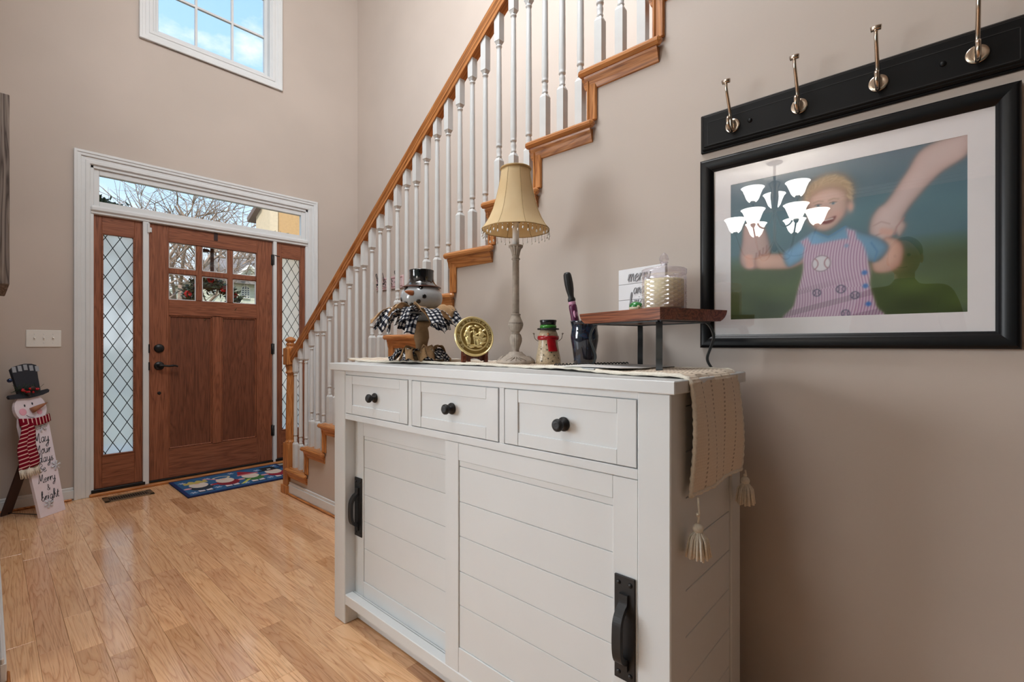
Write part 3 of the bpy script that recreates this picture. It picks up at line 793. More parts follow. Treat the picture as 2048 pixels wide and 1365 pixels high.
# U across the width (0..1), V along the length (metres); columns of eyelets between cables
def mth(op, a, b=None):
    x = mr.n('Math', operation=op)
    for i, v in enumerate((a, b)):
        if v is None: continue
        if hasattr(v, 'is_output'): mr.l(v, x.inputs[i])
        else: x.inputs[i].default_value = v
    return x.outputs[0]
U, V = sp.outputs['X'], sp.outputs['Y']
ucol = mth('PINGPONG', mth('MULTIPLY', U, 5.0), 0.5)
vst = mth('PINGPONG', mth('MULTIPLY', V, 95.0), 0.5)
eye = mth('MULTIPLY', mth('LESS_THAN', ucol, 0.085), mth('LESS_THAN', vst, 0.24))
purl = mth('SINE', mth('MULTIPLY', V, 900.0)); stit = mth('SINE', mth('MULTIPLY', U, 260.0))
cab_ = mth('ABSOLUTE', mth('SINE', mth('ADD', mth('MULTIPLY', U, 31.4), mth('MULTIPLY', mth('PINGPONG', mth('MULTIPLY', V, 8.0), 1.0), 3.0))))
hgt = mth('ADD', mth('ADD', mth('MULTIPLY', purl, 0.25), mth('MULTIPLY', stit, 0.22)), mth('SUBTRACT', mth('MULTIPLY', cab_, 0.9), mth('MULTIPLY', eye, 2.0)))
mr.bump(hgt, 0.55, 0.0022)
mr.col(mr.mix(mth('MULTIPLY', eye, 0.62), rgb(228, 214, 196), rgb(130, 110, 92)))  # shade inside the eyelet holes put into the colour
M_knit = mr.m
M_yarn = plain('cream_yarn', rgb(226, 219, 205), 0.9, noise=0.08, nscale=220, bump=0.3)
rn = thing('table_runner', 'cream cable-knit runner hanging over the near end of the white sideboard', 'table runner')
def rfront(y): return float(np.interp(y, [.40, .45, .6, .8, 1.04, 1.4, 1.7, 1.93], [1.018, 1.022, 1.045, 1.10, 1.150, 1.125, 1.075, 1.065]))
ZT = 1.0335
path = []                                        # (y, z, length)
for y in np.linspace(1.925, .432, 64): path.append((y, ZT + .0065 + .0015 * math.sin(y * 17) + (.002 if y > 1.87 else 0)))
for a in np.linspace(10, 90, 7): path.append((.430 - .022 * math.sin(R(a)), ZT - .0145 + .021 * math.cos(R(a))))
for z in np.linspace(1.0, .782, 30): path.append((.4065 - .008 * math.sin((1.02 - z) * 12), z))
P = np.zeros((len(path), 29, 3)); UVv = []
s_ = 0
for i, (y, z) in enumerate(path):
    if i: s_ += math.hypot(y - path[i - 1][0], z - path[i - 1][1])
    for j in range(29):
        t = j / 28
        f = rfront(max(y, .40)); back = min(f + .318, 1.398) if y > .45 else f + .318
        if y > .5: back = min(back, 1.392)
        x = f + (back - f) * t
        dz = .0012 * math.sin(t * 5 * 2 * PI)
        if y < .42:
            hang = max(0, (1.0 - z)); x += .012 * math.sin(hang * 9) * (1 - t) * .4
            P[i, j] = (x, y - .004 * math.sin(t * 9 + z * 14) + dz, z + (0 if t > .06 else 0))
        else:
            P[i, j] = (x, y, z + dz + (.003 * max(0, math.sin(y * 9 + 1)) if t < .15 else 0))
        UVv.append((t, s_))
bb = B(); bb.grid(P, uv=False)
fs = bb.f; bb.uv = {k: [UVv[i] for i in f] for k, f in enumerate(fs)}
bb.obj('knit_panel', M_knit, rn, solid=.005)
bd = B()
for j in (0, 28):
    ed = [tuple(P[i, j]) for i in range(0, len(path))]
    rad = [.0048 + .0012 * math.sin(i * 2.4) for i in range(len(ed))]
    bd.tube(ed, rad, 7)
bd.tube([tuple(P[0, j]) for j in range(29)], .0055, 7)
bd.tube([tuple(P[-1, j]) for j in range(29)], [.0055 + .0012 * math.sin(j * 2.1) for j in range(29)], 7)
bd.obj('crochet_border', M_yarn, rn)
def tassel(x, y, z0, zh, zb, r):
    t = B()
    t.tube([(x, y, z0), (x + .001, y - .002, (z0 + zh) / 2), (x, y, zh + .012)], .0022, 6)
    t.ball((x, y, (z0 * .4 + zh * .6) + .003), .005, 8)
    t.ball((x, y, zh), .0115, 12, sc=(1, 1, .95))
    t.lathe([(.0095, -.004), (.0098, 0), (.0095, .004)], (x, y, zh - .0105), 12)
    for k in range(34):
        a = k * 2.399; q = math.sqrt((k + .5) / 34)
        x1, y1 = x + math.cos(a) * r * q, y + math.sin(a) * r * q
        t.tube([(x + math.cos(a) * .006 * q, y + math.sin(a) * .006 * q, zh - .006), (x + math.cos(a) * .012 * q + (x1 - x) * .3, y + math.sin(a) * .012 * q + (y1 - y) * .3, zh - .022), (x1, y1, zb + .006 * random.random())], .0026, 5)
    t.obj('tassel', M_yarn, rn)
tassel(1.022, .392, .782, .716, .652, .027)
tassel(1.338, .390, .780, .752, .690, .024)

# ------------------------------------------------------------------ table lamp
M_resin = plain('antiqued_grey_resin', rgb(168, 157, 145), 0.6, noise=0.18, nscale=60, bump=0.1)
M_resd = plain('dark_antique_wash', rgb(98, 88, 78), 0.65, noise=0.2, nscale=60)
M_candle = plain('ivory_candle_sleeve', rgb(240, 240, 238), 0.35)
ms = M('gold_silk_shade', rgb(214, 186, 128), 0.65, spec=0.2)
nz = ms.n('TexNoise', Scale=14.0, Detail=3.0); ms.l(ms.coords(), nz.inputs['Vector'])
ms.col(ms.ramp(nz.outputs['Fac'], [(.3, rgb(230, 208, 164)), (.7, rgb(240, 222, 182))]))
tr = ms.n('BsdfTranslucent'); tr.inputs[0].default_value = rgb(240, 216, 168); mx = ms.n('MixShader'); mx.inputs[0].default_value = .35
ms.l(ms.b.outputs[0], mx.inputs[1]); ms.l(tr.outputs[0], mx.inputs[2]); ms.l(mx.outputs[0], ms.nt.nodes['Material Output'].inputs['Surface'])
M_shade = ms.m
M_braid = plain('tan_braid_trim', rgb(176, 146, 98), 0.8, noise=0.15, nscale=200)
M_wire = plain('dark_bead_wire', rgb(92, 78, 60), 0.5, 0.4)
M_crys = M('crystal_bead', (0.9, 0.9, 0.88, 1), 0.08, spec=0.8).m
lx, ly = 1.25, 1.118; D_ = 1.677
def lz(py): return 1.11 - (py - 688.7) / 955.7 * D_ - 1.041
lamp_ = thing('table_lamp', 'unlit buffet lamp with a bell-shaped gold silk shade and beaded fringe', 'lamp', (lx, ly, 1.0412))
k_ = D_ / 955.7
b = B()
b.lathe([(.0670, 0), (.0685, .004), (.067, .010), (.060, .016), (.052, .020), (.045, .024), (.036, .027), (.034, .031), (.028, .035), (.022, .042)], n=48, flute=16, fl=.02, fz=(.008, .022))
b.obj('base', M_resin, lamp_)
b = B()
for a in range(4):
    t = a * PI / 2 + R(222); ux, uy = math.cos(t), math.sin(t)
    for q in (-.55, -.28, 0, .28, .55):
        p0 = (ux * .044, uy * .044, .026); c_, s__ = math.cos(t + q * 1.0), math.sin(t + q * 1.0)
        b.tube([p0, (ux * .05 + (c_ - ux) * .02, uy * .05 + (s__ - uy) * .02, .0235), (c_ * .064, s__ * .064, .0125)], [.0022, .003, .0022], 6)
b.obj('base_leaf', M_resin, lamp_)
b = B()
b.lathe([(.019, .036), (.0115, lz(704)), (.0105, lz(700)), (.0155, lz(692)), (.0202, lz(683)), (.0205, lz(677)), (.017, lz(670)), (.0130, lz(667.5))], n=48, flute=16, fl=.07)
b.lathe([(.0128, lz(668)), (.0142, lz(666.5)), (.0128, lz(665))], n=24)
b.lathe([(.014, lz(665)), (.022, lz(658)), (.0252, lz(651)), (.0252, lz(647.5))], n=48, flute=18, fl=.06)
b.lathe([(.0256, lz(647.5)), (.0256, lz(646.5)), (.0235, lz(643)), (.019, lz(638)), (.0165, lz(634)), (.0150, lz(632)), (.0172, lz(630.5)), (.0172, lz(629)), (.0125, lz(628))], n=24)
b.lathe([(.0122, lz(629)), (.0118, lz(520))], n=24)
b.lathe([(.0122, lz(521)), (.0150, lz(519.5)), (.0150, lz(518)), (.0118, lz(516.5)), (.0125, lz(512))], n=24)
b.lathe([(.0125, lz(512)), (.0145, lz(505)), (.0185, lz(498)), (.0242, lz(494.5))], n=60, flute=12, fl=.09)
b.lathe([(.0242, lz(494.5)), (.0258, lz(493)), (.0252, lz(491.5)), (.013, lz(491))], n=24)
b.obj('column', M_resin, lamp_)
b = B()
for zz, rr in ((lz(518.8), .0153), (lz(629.8), .0174), (lz(647), .0258)): b.lathe([(rr - .0006, -.0012), (rr + .0002, 0), (rr - .0006, .0012)], (0, 0, zz), 24, cap=False)
b.obj('antique_ring', M_resd, lamp_)
b = B(); b.lathe([(.0118, lz(491)), (.0118, lz(447)), (.0105, lz(446)), (.002, lz(446))], n=20); b.obj('candle_sleeve', M_candle, lamp_)
b = B(); b.lathe([(.013, lz(446)), (.0145, lz(441)), (.013, lz(432)), (.006, lz(430))], n=16)
b.tube(cr([(.012, 0, lz(446)), (.045, 0, lz(430)), (.052, 0, lz(390)), (.030, 0, lz(346)), (0, 0, lz(338))], 5), .0018, 6); b.tube(cr([(-.012, 0, lz(446)), (-.045, 0, lz(430)), (-.052, 0, lz(390)), (-.030, 0, lz(346)), (0, 0, lz(338))], 5), .0018, 6)
b.obj('harp', M_black, lamp_)
b = B(); b.lathe([(.008, lz(432)), (.012, lz(425)), (.026, lz(408)), (.028, lz(398)), (.022, lz(388)), (.002, lz(383))], n=20); b.obj('bulb', M_candle, lamp_)
sh = B()
ang = 8; zt, zb = lz(337.0), lz(461.0); NS = 64
prof = [(1.0, .1205), (.985, .118), (.93, .109), (.82, .0945), (.68, .0815), (.5, .0700), (.3, .0600), (.12, .0535), (0.0, .0505)]
v = []
for (q, r_) in prof:
    for i in range(NS):
        t = 2 * PI * i / NS; e = (i % (NS // ang)) / (NS // ang)
        rr = r_ * (1 - .030 * math.sin(PI * e))
        v.append((rr * math.cos(t + .22), rr * math.sin(t + .22), zt + (zb - zt) * q + (-.003 * math.sin(PI * e) * 0)))
f = []
for j in range(len(prof) - 1):
    for i in range(NS):
        a = j * NS + i; c = j * NS + (i + 1) % NS; f.append((a, c, c + NS, a + NS))
sh.add(v, f, 0, True); sh.obj('lamp_shade', M_shade, lamp_, solid=.0012)
b = B()
for g in range(ang):
    i = g * (NS // ang); b.tube([v[j * NS + i] for j in range(len(prof))], .0013, 5)
b.tube([(.0512 * math.cos(t), .0512 * math.sin(t), zt - .004) for t in np.linspace(0, 2 * PI, 33)[:-1]], .0042, 6, closed=True)
b.tube([v[i] for i in range(NS)], .0016, 5, closed=True)
b.obj('shade_braid', M_braid, lamp_)
w_ = B(); bdd = B(); NB = 44
for i in range(NB):
    t = 2 * PI * (i + .5) / NB; e = ((t - .22) * NS / (2 * PI)) % (NS // ang) / (NS // ang); rr = .1207 * (1 - .030 * math.sin(PI * e))
    x_, y_ = rr * math.cos(t), rr * math.sin(t); ln = .012 + .007 * (i % 2)
    w_.tube([(x_, y_, zb), (x_, y_, zb - ln)], .0006, 4); bdd.lathe([(.0003, -.0105), (.0030, -.0075), (.0024, -.003), (.0004, 0)], (x_, y_, zb - ln), 7)
    bdd.ball((x_, y_, zb - .005), .0014, 6)
fr_ = stuff(w_.obj('bead_fringe', M_wire, lamp_)); stuff(bdd.obj('crystal_drops', M_crys, lamp_))
b = B()
b.lathe([(.004, lz(338)), (.006, lz(334)), (.003, lz(331))], n=10)
for s in (-1, 1): b.ball((s * .010, 0, lz(331.5)), .010, 10, sc=(1, .35, .62))
b.obj('finial', M_resd, lamp_)

# ------------------------------------------------------------------ picture frame with photograph
M_frame = plain('satin_black_frame', rgb(9, 10, 13), 0.36, noise=0.1, nscale=8, spec=0.3)
M_mat = plain('white_mount_board', rgb(250, 246, 248), 0.7, noise=0.01)
M_pglass = glass('picture_glass', ior=1.75)
pf = thing('picture_frame', 'large black framed photograph of a toddler holding two grown-up hands', 'picture', (WX, 0.224, 1.389))
FY, FZ = .3447, .2904
def fsec():
    # profile: (distance from outer edge, projection from wall)
    return [(0, 0), (0, .015), (.001, .0175), (.003, .0195)] + [(.006 + .028 * t, .0125 + .0098 * math.sqrt(max(0, 1 - ((t - .22) / .80) ** 2))) for t in np.linspace(0, 1, 12)] + [(.036, .0125), (.040, .0122), (.040, 0)]
b = B(); pr = fsec(); cs = [(-1, -1), (1, -1), (1, 1), (-1, 1)]
n_ = len(pr)
for i in range(4):
    v = []
    for (sy, sz) in (cs[i], cs[(i + 1) % 4]):
        for (d, p) in pr: v.append((-p, sy * (FY - d), sz * (FZ - d)))
    b.add(v, [(k, n_ + k, n_ + k + 1, k + 1) for k in range(n_ - 1)], 0, True)
b.obj('frame_moulding', M_frame, pf)
IY, IZ = FY - .039, FZ - .039
b = B(); y0p, y1p, z0p, z1p = -.036 - .224, .480 - .224, 1.184 - 1.389, 1.589 - 1.389
xm = -.0075
b.box(xm, 0, -IY, y0p, -IZ, IZ); b.box(xm, 0, y1p, IY, -IZ, IZ); b.box(xm, 0, y0p, y1p, -IZ, z0p); b.box(xm, 0, y0p, y1p, z1p, IZ); b.obj('mount', M_mat, pf)
B().box(-.0112, -.0098, -IY, IY, -IZ, IZ).obj('picture_glass', M_pglass, pf)
# the printed photograph: painted into a colour grid (a flat print)
def paint_photo(W=340, H=266):
    # image coordinates follow the photo in the frame: u 0..1 left->right (0 = far end, +Y), v 0..1 bottom->top
    u, v = np.meshgrid((np.arange(W) + .5) / W, (np.arange(H) + .5) / H)
    X = u * 517; Y = (1 - v) * 405          # mm, y down
    img = np.zeros((H, W, 3))
    def mixc(m, c): img[:] = img * (1 - m[..., None]) + np.array(c, float) / 255 * m[..., None]
    def ss(d, w=2.2): return 1 / (1 + np.exp(d / w))       # inside negative
    nz = np.zeros((H, W)); r_ = np.random.default_rng(3)
    for k in range(60):
        a, b_, c = r_.uniform(.01, .05), r_.uniform(.02, .09), r_.uniform(0, 6.3)
        nz += np.sin(X * a * r_.choice([-1, 1]) + Y * b_ + c) / 60
    top = np.array([82, 112, 132]) / 255; midc = np.array([88, 126, 140]) / 255; grs = np.array([74, 92, 36]) / 255; low = np.array([58, 74, 30]) / 255  # upper tones lightened to carry the teal haze reflected in the glass
    t = np.clip(Y / 405, 0, 1)
    for k in range(3):
        img[..., k] = np.interp(t, [0, .33, .52, .66, .8, 1], [top[k], midc[k], midc[k] * .92, grs[k] * .9, grs[k] * 1.05, low[k]])
    img += (nz * .35)[..., None] * np.array([.5, .6, .3]) * np.clip((t - .45) * 3, .2, 1)[..., None]
    def poly(P, c, w=1.6, sh=None, vol=.75, vs_=7.0):
        P = np.array(P, float); n = len(P); d = np.full((H, W), 1e9); ins = np.zeros((H, W), bool)
        for i in range(n):
            a, b2 = P[i], P[(i + 1) % n]; e = b2 - a
            q = np.clip(((X - a[0]) * e[0] + (Y - a[1]) * e[1]) / (e @ e + 1e-9), 0, 1)
            d = np.minimum(d, np.hypot(X - a[0] - q * e[0], Y - a[1] - q * e[1]))
            cond = ((a[1] > Y) != (b2[1] > Y)) & (X < (b2[0] - a[0]) * (Y - a[1]) / (b2[1] - a[1] + 1e-12) + a[0])
            ins ^= cond
        m = ss(np.where(ins, -d, d), w)
        if c is not None:
            base = np.array(c, float) / 255; k = np.where(ins, np.exp(-d / vs_), 1.0)[..., None] * vol
            g = 1 + .05 * np.clip((P[:, 0].mean() - X) / 40, -1, 1)[..., None] + .05 * np.clip((P[:, 1].mean() - Y) / 60, -1, 1)[..., None]
            cc = base * g * (1 - k * np.array([.30, .42, .46])); img[:] = img * (1 - m[..., None]) + cc * m[..., None]
        if sh is not None: img[:] = img * (1 - m[..., None] * sh[..., None])
        return m
    def sm(P, n=6): return cr(P, n, closed=True)
    def ell(cx, cy, rx, ry, c, w=1.6, al=1.0):
        d = (np.hypot((X - cx) / rx, (Y - cy) / ry) - 1) * min(rx, ry); m = ss(d, w) * al; mixc(m, c); return m
    def line(P, c, wd, al=1.0):
        P = np.array(P, float); d = np.full((H, W), 1e9)
        for a, b2 in zip(P, P[1:]):
            e = b2 - a; q = np.clip(((X - a[0]) * e[0] + (Y - a[1]) * e[1]) / (e @ e + 1e-9), 0, 1)
            d = np.minimum(d, np.hypot(X - a[0] - q * e[0], Y - a[1] - q * e[1]))
        mixc(ss(d - wd, .8) * al, c)
    sk = (226, 184, 166); skd = (196, 146, 126); pale = (224, 200, 196)
    # grown-up arm from the upper right and its hand
    poly(sm([(517, -10), (440, 10), (408, 60), (372, 120), (352, 138), (338, 165), (336, 205), (352, 226), (372, 228), (384, 205), (396, 214), (408, 190), (404, 168), (428, 128), (470, 78), (517, 45)]), pale, 2.2)
    line([(404, 170), (390, 190), (386, 208)], (176, 132, 128), 1.6, .8); line([(344, 180), (360, 172), (376, 180)], (190, 150, 146), 1.3, .7); line([(350, 205), (366, 198), (380, 205)], (180, 132, 124), 1.4, .8)
    # child's raised arm
    poly(sm([(366, 214), (392, 220), (404, 246), (398, 284), (372, 300), (346, 296), (340, 270), (356, 262), (364, 240)]), sk, 2.0); ell(376, 288, 20, 10, skd, 5, .5)
    for k in range(3): ell(362 + 8 * k, 196 + 3 * k, 6, 8, (226, 178, 164), 1.6)
    # far hand at left with rings of fingers and the child's fist
    poly(sm([(38, 128), (64, 118), (88, 132), (102, 170), (108, 206), (104, 240), (84, 254), (56, 262), (34, 250), (26, 224), (32, 176)]), (208, 176, 170), 2.2)
    for k in range(4): line([(72 + 9 * k, 214 - 6 * k), (66 + 10 * k, 256 - 3 * k)], (150, 104, 96), 1.5, .75)
    poly(sm([(70, 226), (110, 220), (150, 226), (184, 226), (196, 250), (160, 268), (112, 266), (74, 258)]), sk, 2.0)
    for k in range(4): ell(50 + 1.5 * k, 222 + 9 * k, 11, 6.5, (238, 184, 166), 1.6)
    # head
    poly(sm([(200, 108), (196, 80), (210, 52), (238, 40), (268, 44), (292, 64), (296, 100), (288, 132), (270, 162), (246, 176), (222, 170), (206, 146)]), (236, 200, 186), 2.4)
    poly(sm([(192, 104), (190, 72), (206, 40), (240, 26), (276, 32), (300, 60), (302, 100), (292, 112), (286, 84), (262, 66), (232, 66), (208, 82), (200, 110)]), (206, 178, 140), 4.5)
    hr = np.random.default_rng(9)
    for q in range(150):
        a_ = hr.uniform(-1.5, 1.75); r0 = hr.uniform(40, 52); l_ = hr.uniform(8, 20); tw = hr.uniform(.05, .35)
        p0 = (248 + r0 * math.sin(a_), 88 - r0 * math.cos(a_)); p1 = (248 + (r0 + l_ * .5) * math.sin(a_ + tw), 88 - (r0 + l_ * .4) * math.cos(a_ + tw))
        if p0[1] > 112: continue
        line([p0, p1], [(228, 206, 170), (196, 166, 126), (168, 138, 102)][q % 3], .9, .38)
    ell(297, 122, 7, 13, (228, 180, 164), 2); ell(214, 112, 16, 40, (214, 168, 152), 9, .35)
    ell(225, 105, 10, 5, (214, 172, 156), 2.5, .7); ell(259, 105, 10, 5, (214, 172, 156), 2.5, .7); ell(225, 106, 6.5, 2.6, (240, 234, 232), 1, .8); ell(259, 106, 6.5, 2.6, (240, 234, 232), 1, .8); ell(225, 106, 3.0, 2.7, (92, 116, 134), .8); ell(259, 106, 3.0, 2.7, (92, 116, 134), .8); line([(218, 104), (225, 102.4), (232, 104)], (120, 88, 72), .8, .8); line([(252, 104), (259, 102.4), (266, 104)], (120, 88, 72), .8, .8)
    line([(214, 97), (226, 94), (236, 97)], (184, 150, 120), 1.4, .7); line([(249, 97), (260, 94), (271, 97)], (184, 150, 120), 1.4, .7)
    ell(242, 126, 7, 5, (222, 170, 154), 3, .7); ell(216, 136, 12, 9, (236, 176, 164), 6, .6); ell(270, 136, 12, 9, (236, 176, 164), 6, .6)
    poly(sm([(222, 143), (242, 147), (264, 141), (258, 154), (242, 158), (228, 153)]), (150, 64, 62), 1.2); line([(228, 146.5), (242, 148.5), (258, 146)], (250, 244, 238), 1.5)
    # blue shirt
    poly(sm([(216, 172), (196, 182), (160, 206), (140, 224), (152, 262), (178, 254), (206, 240), (300, 250), (346, 272), (374, 240), (356, 212), (310, 186), (284, 170), (250, 188)]), (120, 172, 212), 2.0)
    line([(218, 176), (248, 194), (286, 172)], (84, 140, 188), 2.2, .9); line([(340, 222), (352, 246), (346, 268)], (80, 134, 184), 1.6, .8)
    # overalls: red-and-white ticking
    m = poly(sm([(194, 214), (230, 208), (296, 204), (322, 222), (338, 290), (338, 330), (350, 380), (352, 412), (150, 412), (166, 372), (176, 330), (188, 280)]), None, 1.6)
    m2 = poly([(184, 196), (200, 188), (214, 214), (196, 222)], None); m3 = poly([(288, 178), (306, 186), (312, 214), (292, 212)], None)
    m = np.clip(np.maximum(np.maximum(m, m2), m3), 0, 1)
    bend = X + 6 * np.sin(Y * .03) + (Y - 300) * .08 * np.where(Y > 330, 1, 0)
    st_ = .5 + .5 * np.sin(bend * 2 * PI / 6.4)
    oc = np.array([226, 206, 222]) / 255 * (1 - st_[..., None]) + np.array([178, 132, 170]) / 255 * st_[..., None]
    oc = oc * (1 - .14 * (np.sin(Y * .12 + X * .03) > .6) * np.clip((Y - 300) / 60, 0, 1))[..., None]
    img[:] = img * (1 - m[..., None]) + oc * m[..., None]
    for (cx, cy, r_) in ((232, 262, 21), (276, 334, 10), (222, 340, 9), (306, 352, 9), (286, 398, 9)):
        d = np.abs(np.hypot(X - cx, Y - cy) - r_)
        if r_ > 15: ell(cx, cy, r_, r_, (232, 228, 234), 1.2)
        mixc(ss(d - .9, .7), (70, 62, 92) if r_ < 15 else (150, 120, 140))
        for s in (-1, 1):
            d2 = np.abs(np.hypot(X - cx - s * r_ * 1.15, Y - cy) - r_ * .8); mixc(ss(d2 - .8, .6) * (np.hypot(X - cx, Y - cy) < r_), (150, 80, 96) if r_ > 15 else (70, 62, 92))
    for (cx, cy) in ((326, 296), (328, 330), (334, 376)): ell(cx, cy, 5.5, 5.5, (62, 120, 200), 1.2)
    ell(288, 222, 5, 5, (150, 160, 200), 1.2)
    return np.clip(img, 0, 1)[::1]
M_print = attr_mat('photo_print', 0.45)
ph = paint_photo()
colour_grid('photo_print', ph, lambda u, v: (-.0065, y1p + (y0p - y1p) * u, z0p + (z1p - z0p) * v), M_print, pf)

# ------------------------------------------------------------------ coat rack
M_rack = plain('black_painted_rack', rgb(9, 9, 10), 0.45, noise=0.12, nscale=10, spec=0.22)
M_nick = M('satin_nickel', rgb(206, 192, 176), 0.2, 1.0).m
ck = thing('coat_rack', 'long black wall rail with a row of satin nickel coat hooks', 'coat rack', (WX, .213, 1.7645))
hy, hz = .3566, .0593
b = B(); b.box(-.008, 0, -hy, hy, -hz, hz, .002)
b.box(-.020, -.006, -hy + .012, hy - .012, -hz + .012, hz - .010, .003)
b.box(-.0165, -.002, -hy + .005, hy - .005, -hz + .005, hz - .004, .004)
b.obj('rail_board', M_rack, ck)
b = B(); y_, z_a, z_b = hy - .0245, -.0425, .029
for q in ((-y_, y_, z_a, z_a + .002), (-y_, y_, z_b - .002, z_b), (-y_, -y_ + .002, z_a, z_b), (y_ - .002, y_, z_a, z_b)): b.box(-.0206, -.0198, *q)
b.obj('groove', M_dark, ck)
for yy in (.4225 - .213, .0055 - .213): b = B(); b.lathe([(.0065, 0), (.006, .002), (.003, .0035), (.0005, .004)], (-.0198, yy, -.003), 12, axis=(-1, 0, 0)); b.obj('screw_button', M_rack, ck)
hook0 = None
for yy in (.4707, .2971, .125, -.0516):
    if hook0 is None:
        b = B()
        b.lathe([(.0205, 0), (.0208, .0025), (.019, .004), (.012, .003), (.003, .0026)], (0, 0, 0), 28, axis=(-1, 0, 0))
        up = cr([(-.003, 0, -.016), (-.010, 0, -.010), (-.016, 0, .006), (-.024, 0, .030), (-.040, 0, .060), (-.054, 0, .085), (-.0585, 0, .106)], 6)
        rr = np.interp(np.linspace(0, 1, len(up)), [0, .3, .7, 1], [.0052, .0052, .0044, .0040])
        b.tube(up, rr, 10)
        dn = cr([(-.004, 0, -.014), (-.016, 0, -.020), (-.031, 0, -.018), (-.040, 0, -.008), (-.041, 0, .006), (-.037, 0, .012)], 6)
        b.tube(dn, [.0052] * (len(dn) - 8) + list(np.linspace(.0052, .0060, 8)), 10)
        b.tube([(-.0585, -.0105, .108), (-.0585, 0, .1095), (-.0585, .0105, .108)], .0062, 12); b.tube([(-.0585, 0, .100), (-.0585, 0, .1085)], .0045, 10)
        hook0 = b.obj('hook', M_nick, ck); h_ = hook0
    else: h_ = dup(hook0)
    h_.location = (-.0195, yy - .213, -.004)
# ------------------------------------------------------------------ snowman centrepiece
M_ging = M('black_white_gingham', rough=0.85, spec=0.1)
g = M_ging; tcg = g.n('TexCoord'); spg = g.n('SeparateXYZ'); g.l(tcg.outputs['UV'], spg.inputs[0])
def gm(op, a, b=None):
    x = g.n('Math', operation=op)
    for i, v in enumerate((a, b)):
        if v is None: continue
        if hasattr(v, 'is_output'): g.l(v, x.inputs[i])
        else: x.inputs[i].default_value = v
    return x.outputs[0]
a1 = gm('GREATER_THAN', gm('FRACT', gm('MULTIPLY', spg.outputs['X'], 56.0)), .5); a2 = gm('GREATER_THAN', gm('FRACT', gm('MULTIPLY', spg.outputs['Y'], 56.0)), .5)
g.col(g.ramp(gm('MULTIPLY', gm('ADD', a1, a2), .5), [(0.0, rgb(222, 222, 222)), (0.5, rgb(72, 76, 88)), (1.0, rgb(14, 16, 24))]))
M_ging = g.m
M_burl = plain('burlap', rgb(174, 140, 102), 0.95, noise=0.2, nscale=350, bump=0.4)
M_snow = plain('grey_glazed_ceramic', rgb(168, 172, 176), 0.12, noise=0.08, nscale=30, coat=0.5)
M_hatg = plain('black_glazed_ceramic', rgb(14, 15, 18), 0.06, coat=0.6)
M_brown = plain('brown_glazed_rim', rgb(84, 48, 36), 0.2)
M_clay = plain('carrot_clay', rgb(168, 98, 54), 0.5)
M_cstick = plain('weathered_candlestick_wood', rgb(138, 108, 74), 0.7, noise=0.2, nscale=40)
M_twine = plain('jute_twine', rgb(156, 130, 98), 0.9, noise=0.2, nscale=300)
M_galv = plain('grey_pedestal_plate', rgb(120, 122, 122), 0.45, noise=0.15)
cx, cy, cz = 1.165, 1.545, 1.0415
dS = cx * .74 + cy * .6725; kS = dS / 955.7
def sz(py): return 1.11 - (py - 688.7) * kS - cz
sc_ = thing('snowman_centrepiece', 'grey ceramic snowman head in glossy black top hat above gingham and burlap bows', 'snowman decoration', (cx, cy, cz), (0, 0, R(-38)))
# local -Y after the turn faces the camera; a = angle round the vertical
b = B(); b.lathe([(.046, 0), (.048, .004), (.044, .008), (.030, .012), (.022, .018), (.019, .026), (.021, .032), (.0205, .040), (.024, sz(688)), (.030, sz(676)), (.0285, sz(664)), (.025, sz(656)), (.033, sz(652)), (.037, sz(648)), (.037, sz(645)), (.030, sz(643)), (.020, sz(642))], n=28); b.obj('candlestick', M_cstick, sc_)
b = B(); b.lathe([(.030, sz(643)), (.040, sz(640)), (.075, sz(634)), (.098, sz(629)), (.100, sz(627)), (.095, sz(627)), (.03, sz(632))], n=36); b.obj('pedestal_plate', M_galv, sc_)
hz_ = sz(597)
b = B(); b.ball((0, 0, hz_), .083, 40, sc=(1, 1, .78)); b.obj('head', M_snow, sc_)
b = B(); b.lathe([(.076, sz(577)), (.077, sz(575.5)), (.070, sz(574)), (.040, sz(572.5)), (.02, sz(572.5))], n=40, sx=1, sy=1); hb = b.obj('hat_brim', M_brown, sc_)
b = B(); b.lathe([(.0745, sz(575.8)), (.068, sz(573.5)), (.056, sz(569)), (.050, sz(564)), (.048, sz(558)), (.0475, sz(546)), (.049, sz(542.5)), (.048, sz(541)), (.040, sz(541)), (.002, sz(541.5))], n=40); b.obj('hat', M_hatg, sc_)
def on_head(a, e, r=.083):      # a: degrees right of the face axis (-Y), e: elevation
    return Vector((r * math.sin(R(a)) * math.cos(R(e)), -r * math.cos(R(a)) * math.cos(R(e)), hz_ + r * .78 * math.sin(R(e))))
def face(px, py):
    x = (px - 850) / 39.5; z = (597 - py) / 39.5
    x = max(-.97, min(.97, x)); q = max(0.02, 1 - x * x - (z / .78) ** 2)
    return Vector((.083 * x, -.083 * math.sqrt(q), hz_ + .083 * z))
nb = B(); p0 = face(833, 591); nb.lathe([(.0110, -.004), (.0088, .010), (.0052, .022), (.001, .030)], p0, 12, axis=(-.85, -.5, .16)); nb.obj('carrot_nose', M_clay, sc_)
for (px, py) in ((821.5, 581.5), (849.5, 580.5), (813.5, 601), (822.5, 608.5), (833, 611.5), (845, 606), (855.6, 597)):
    p = face(px, py); q = B(); nr = Vector((p.x, p.y, (p.z - hz_) / .61)).normalized(); q.lathe([(.0090, -.002), (.0085, .0012), (.0055, .0022), (.0005, .0026)], p, 14, axis=nr); q.obj('coal', M_hatg, sc_)
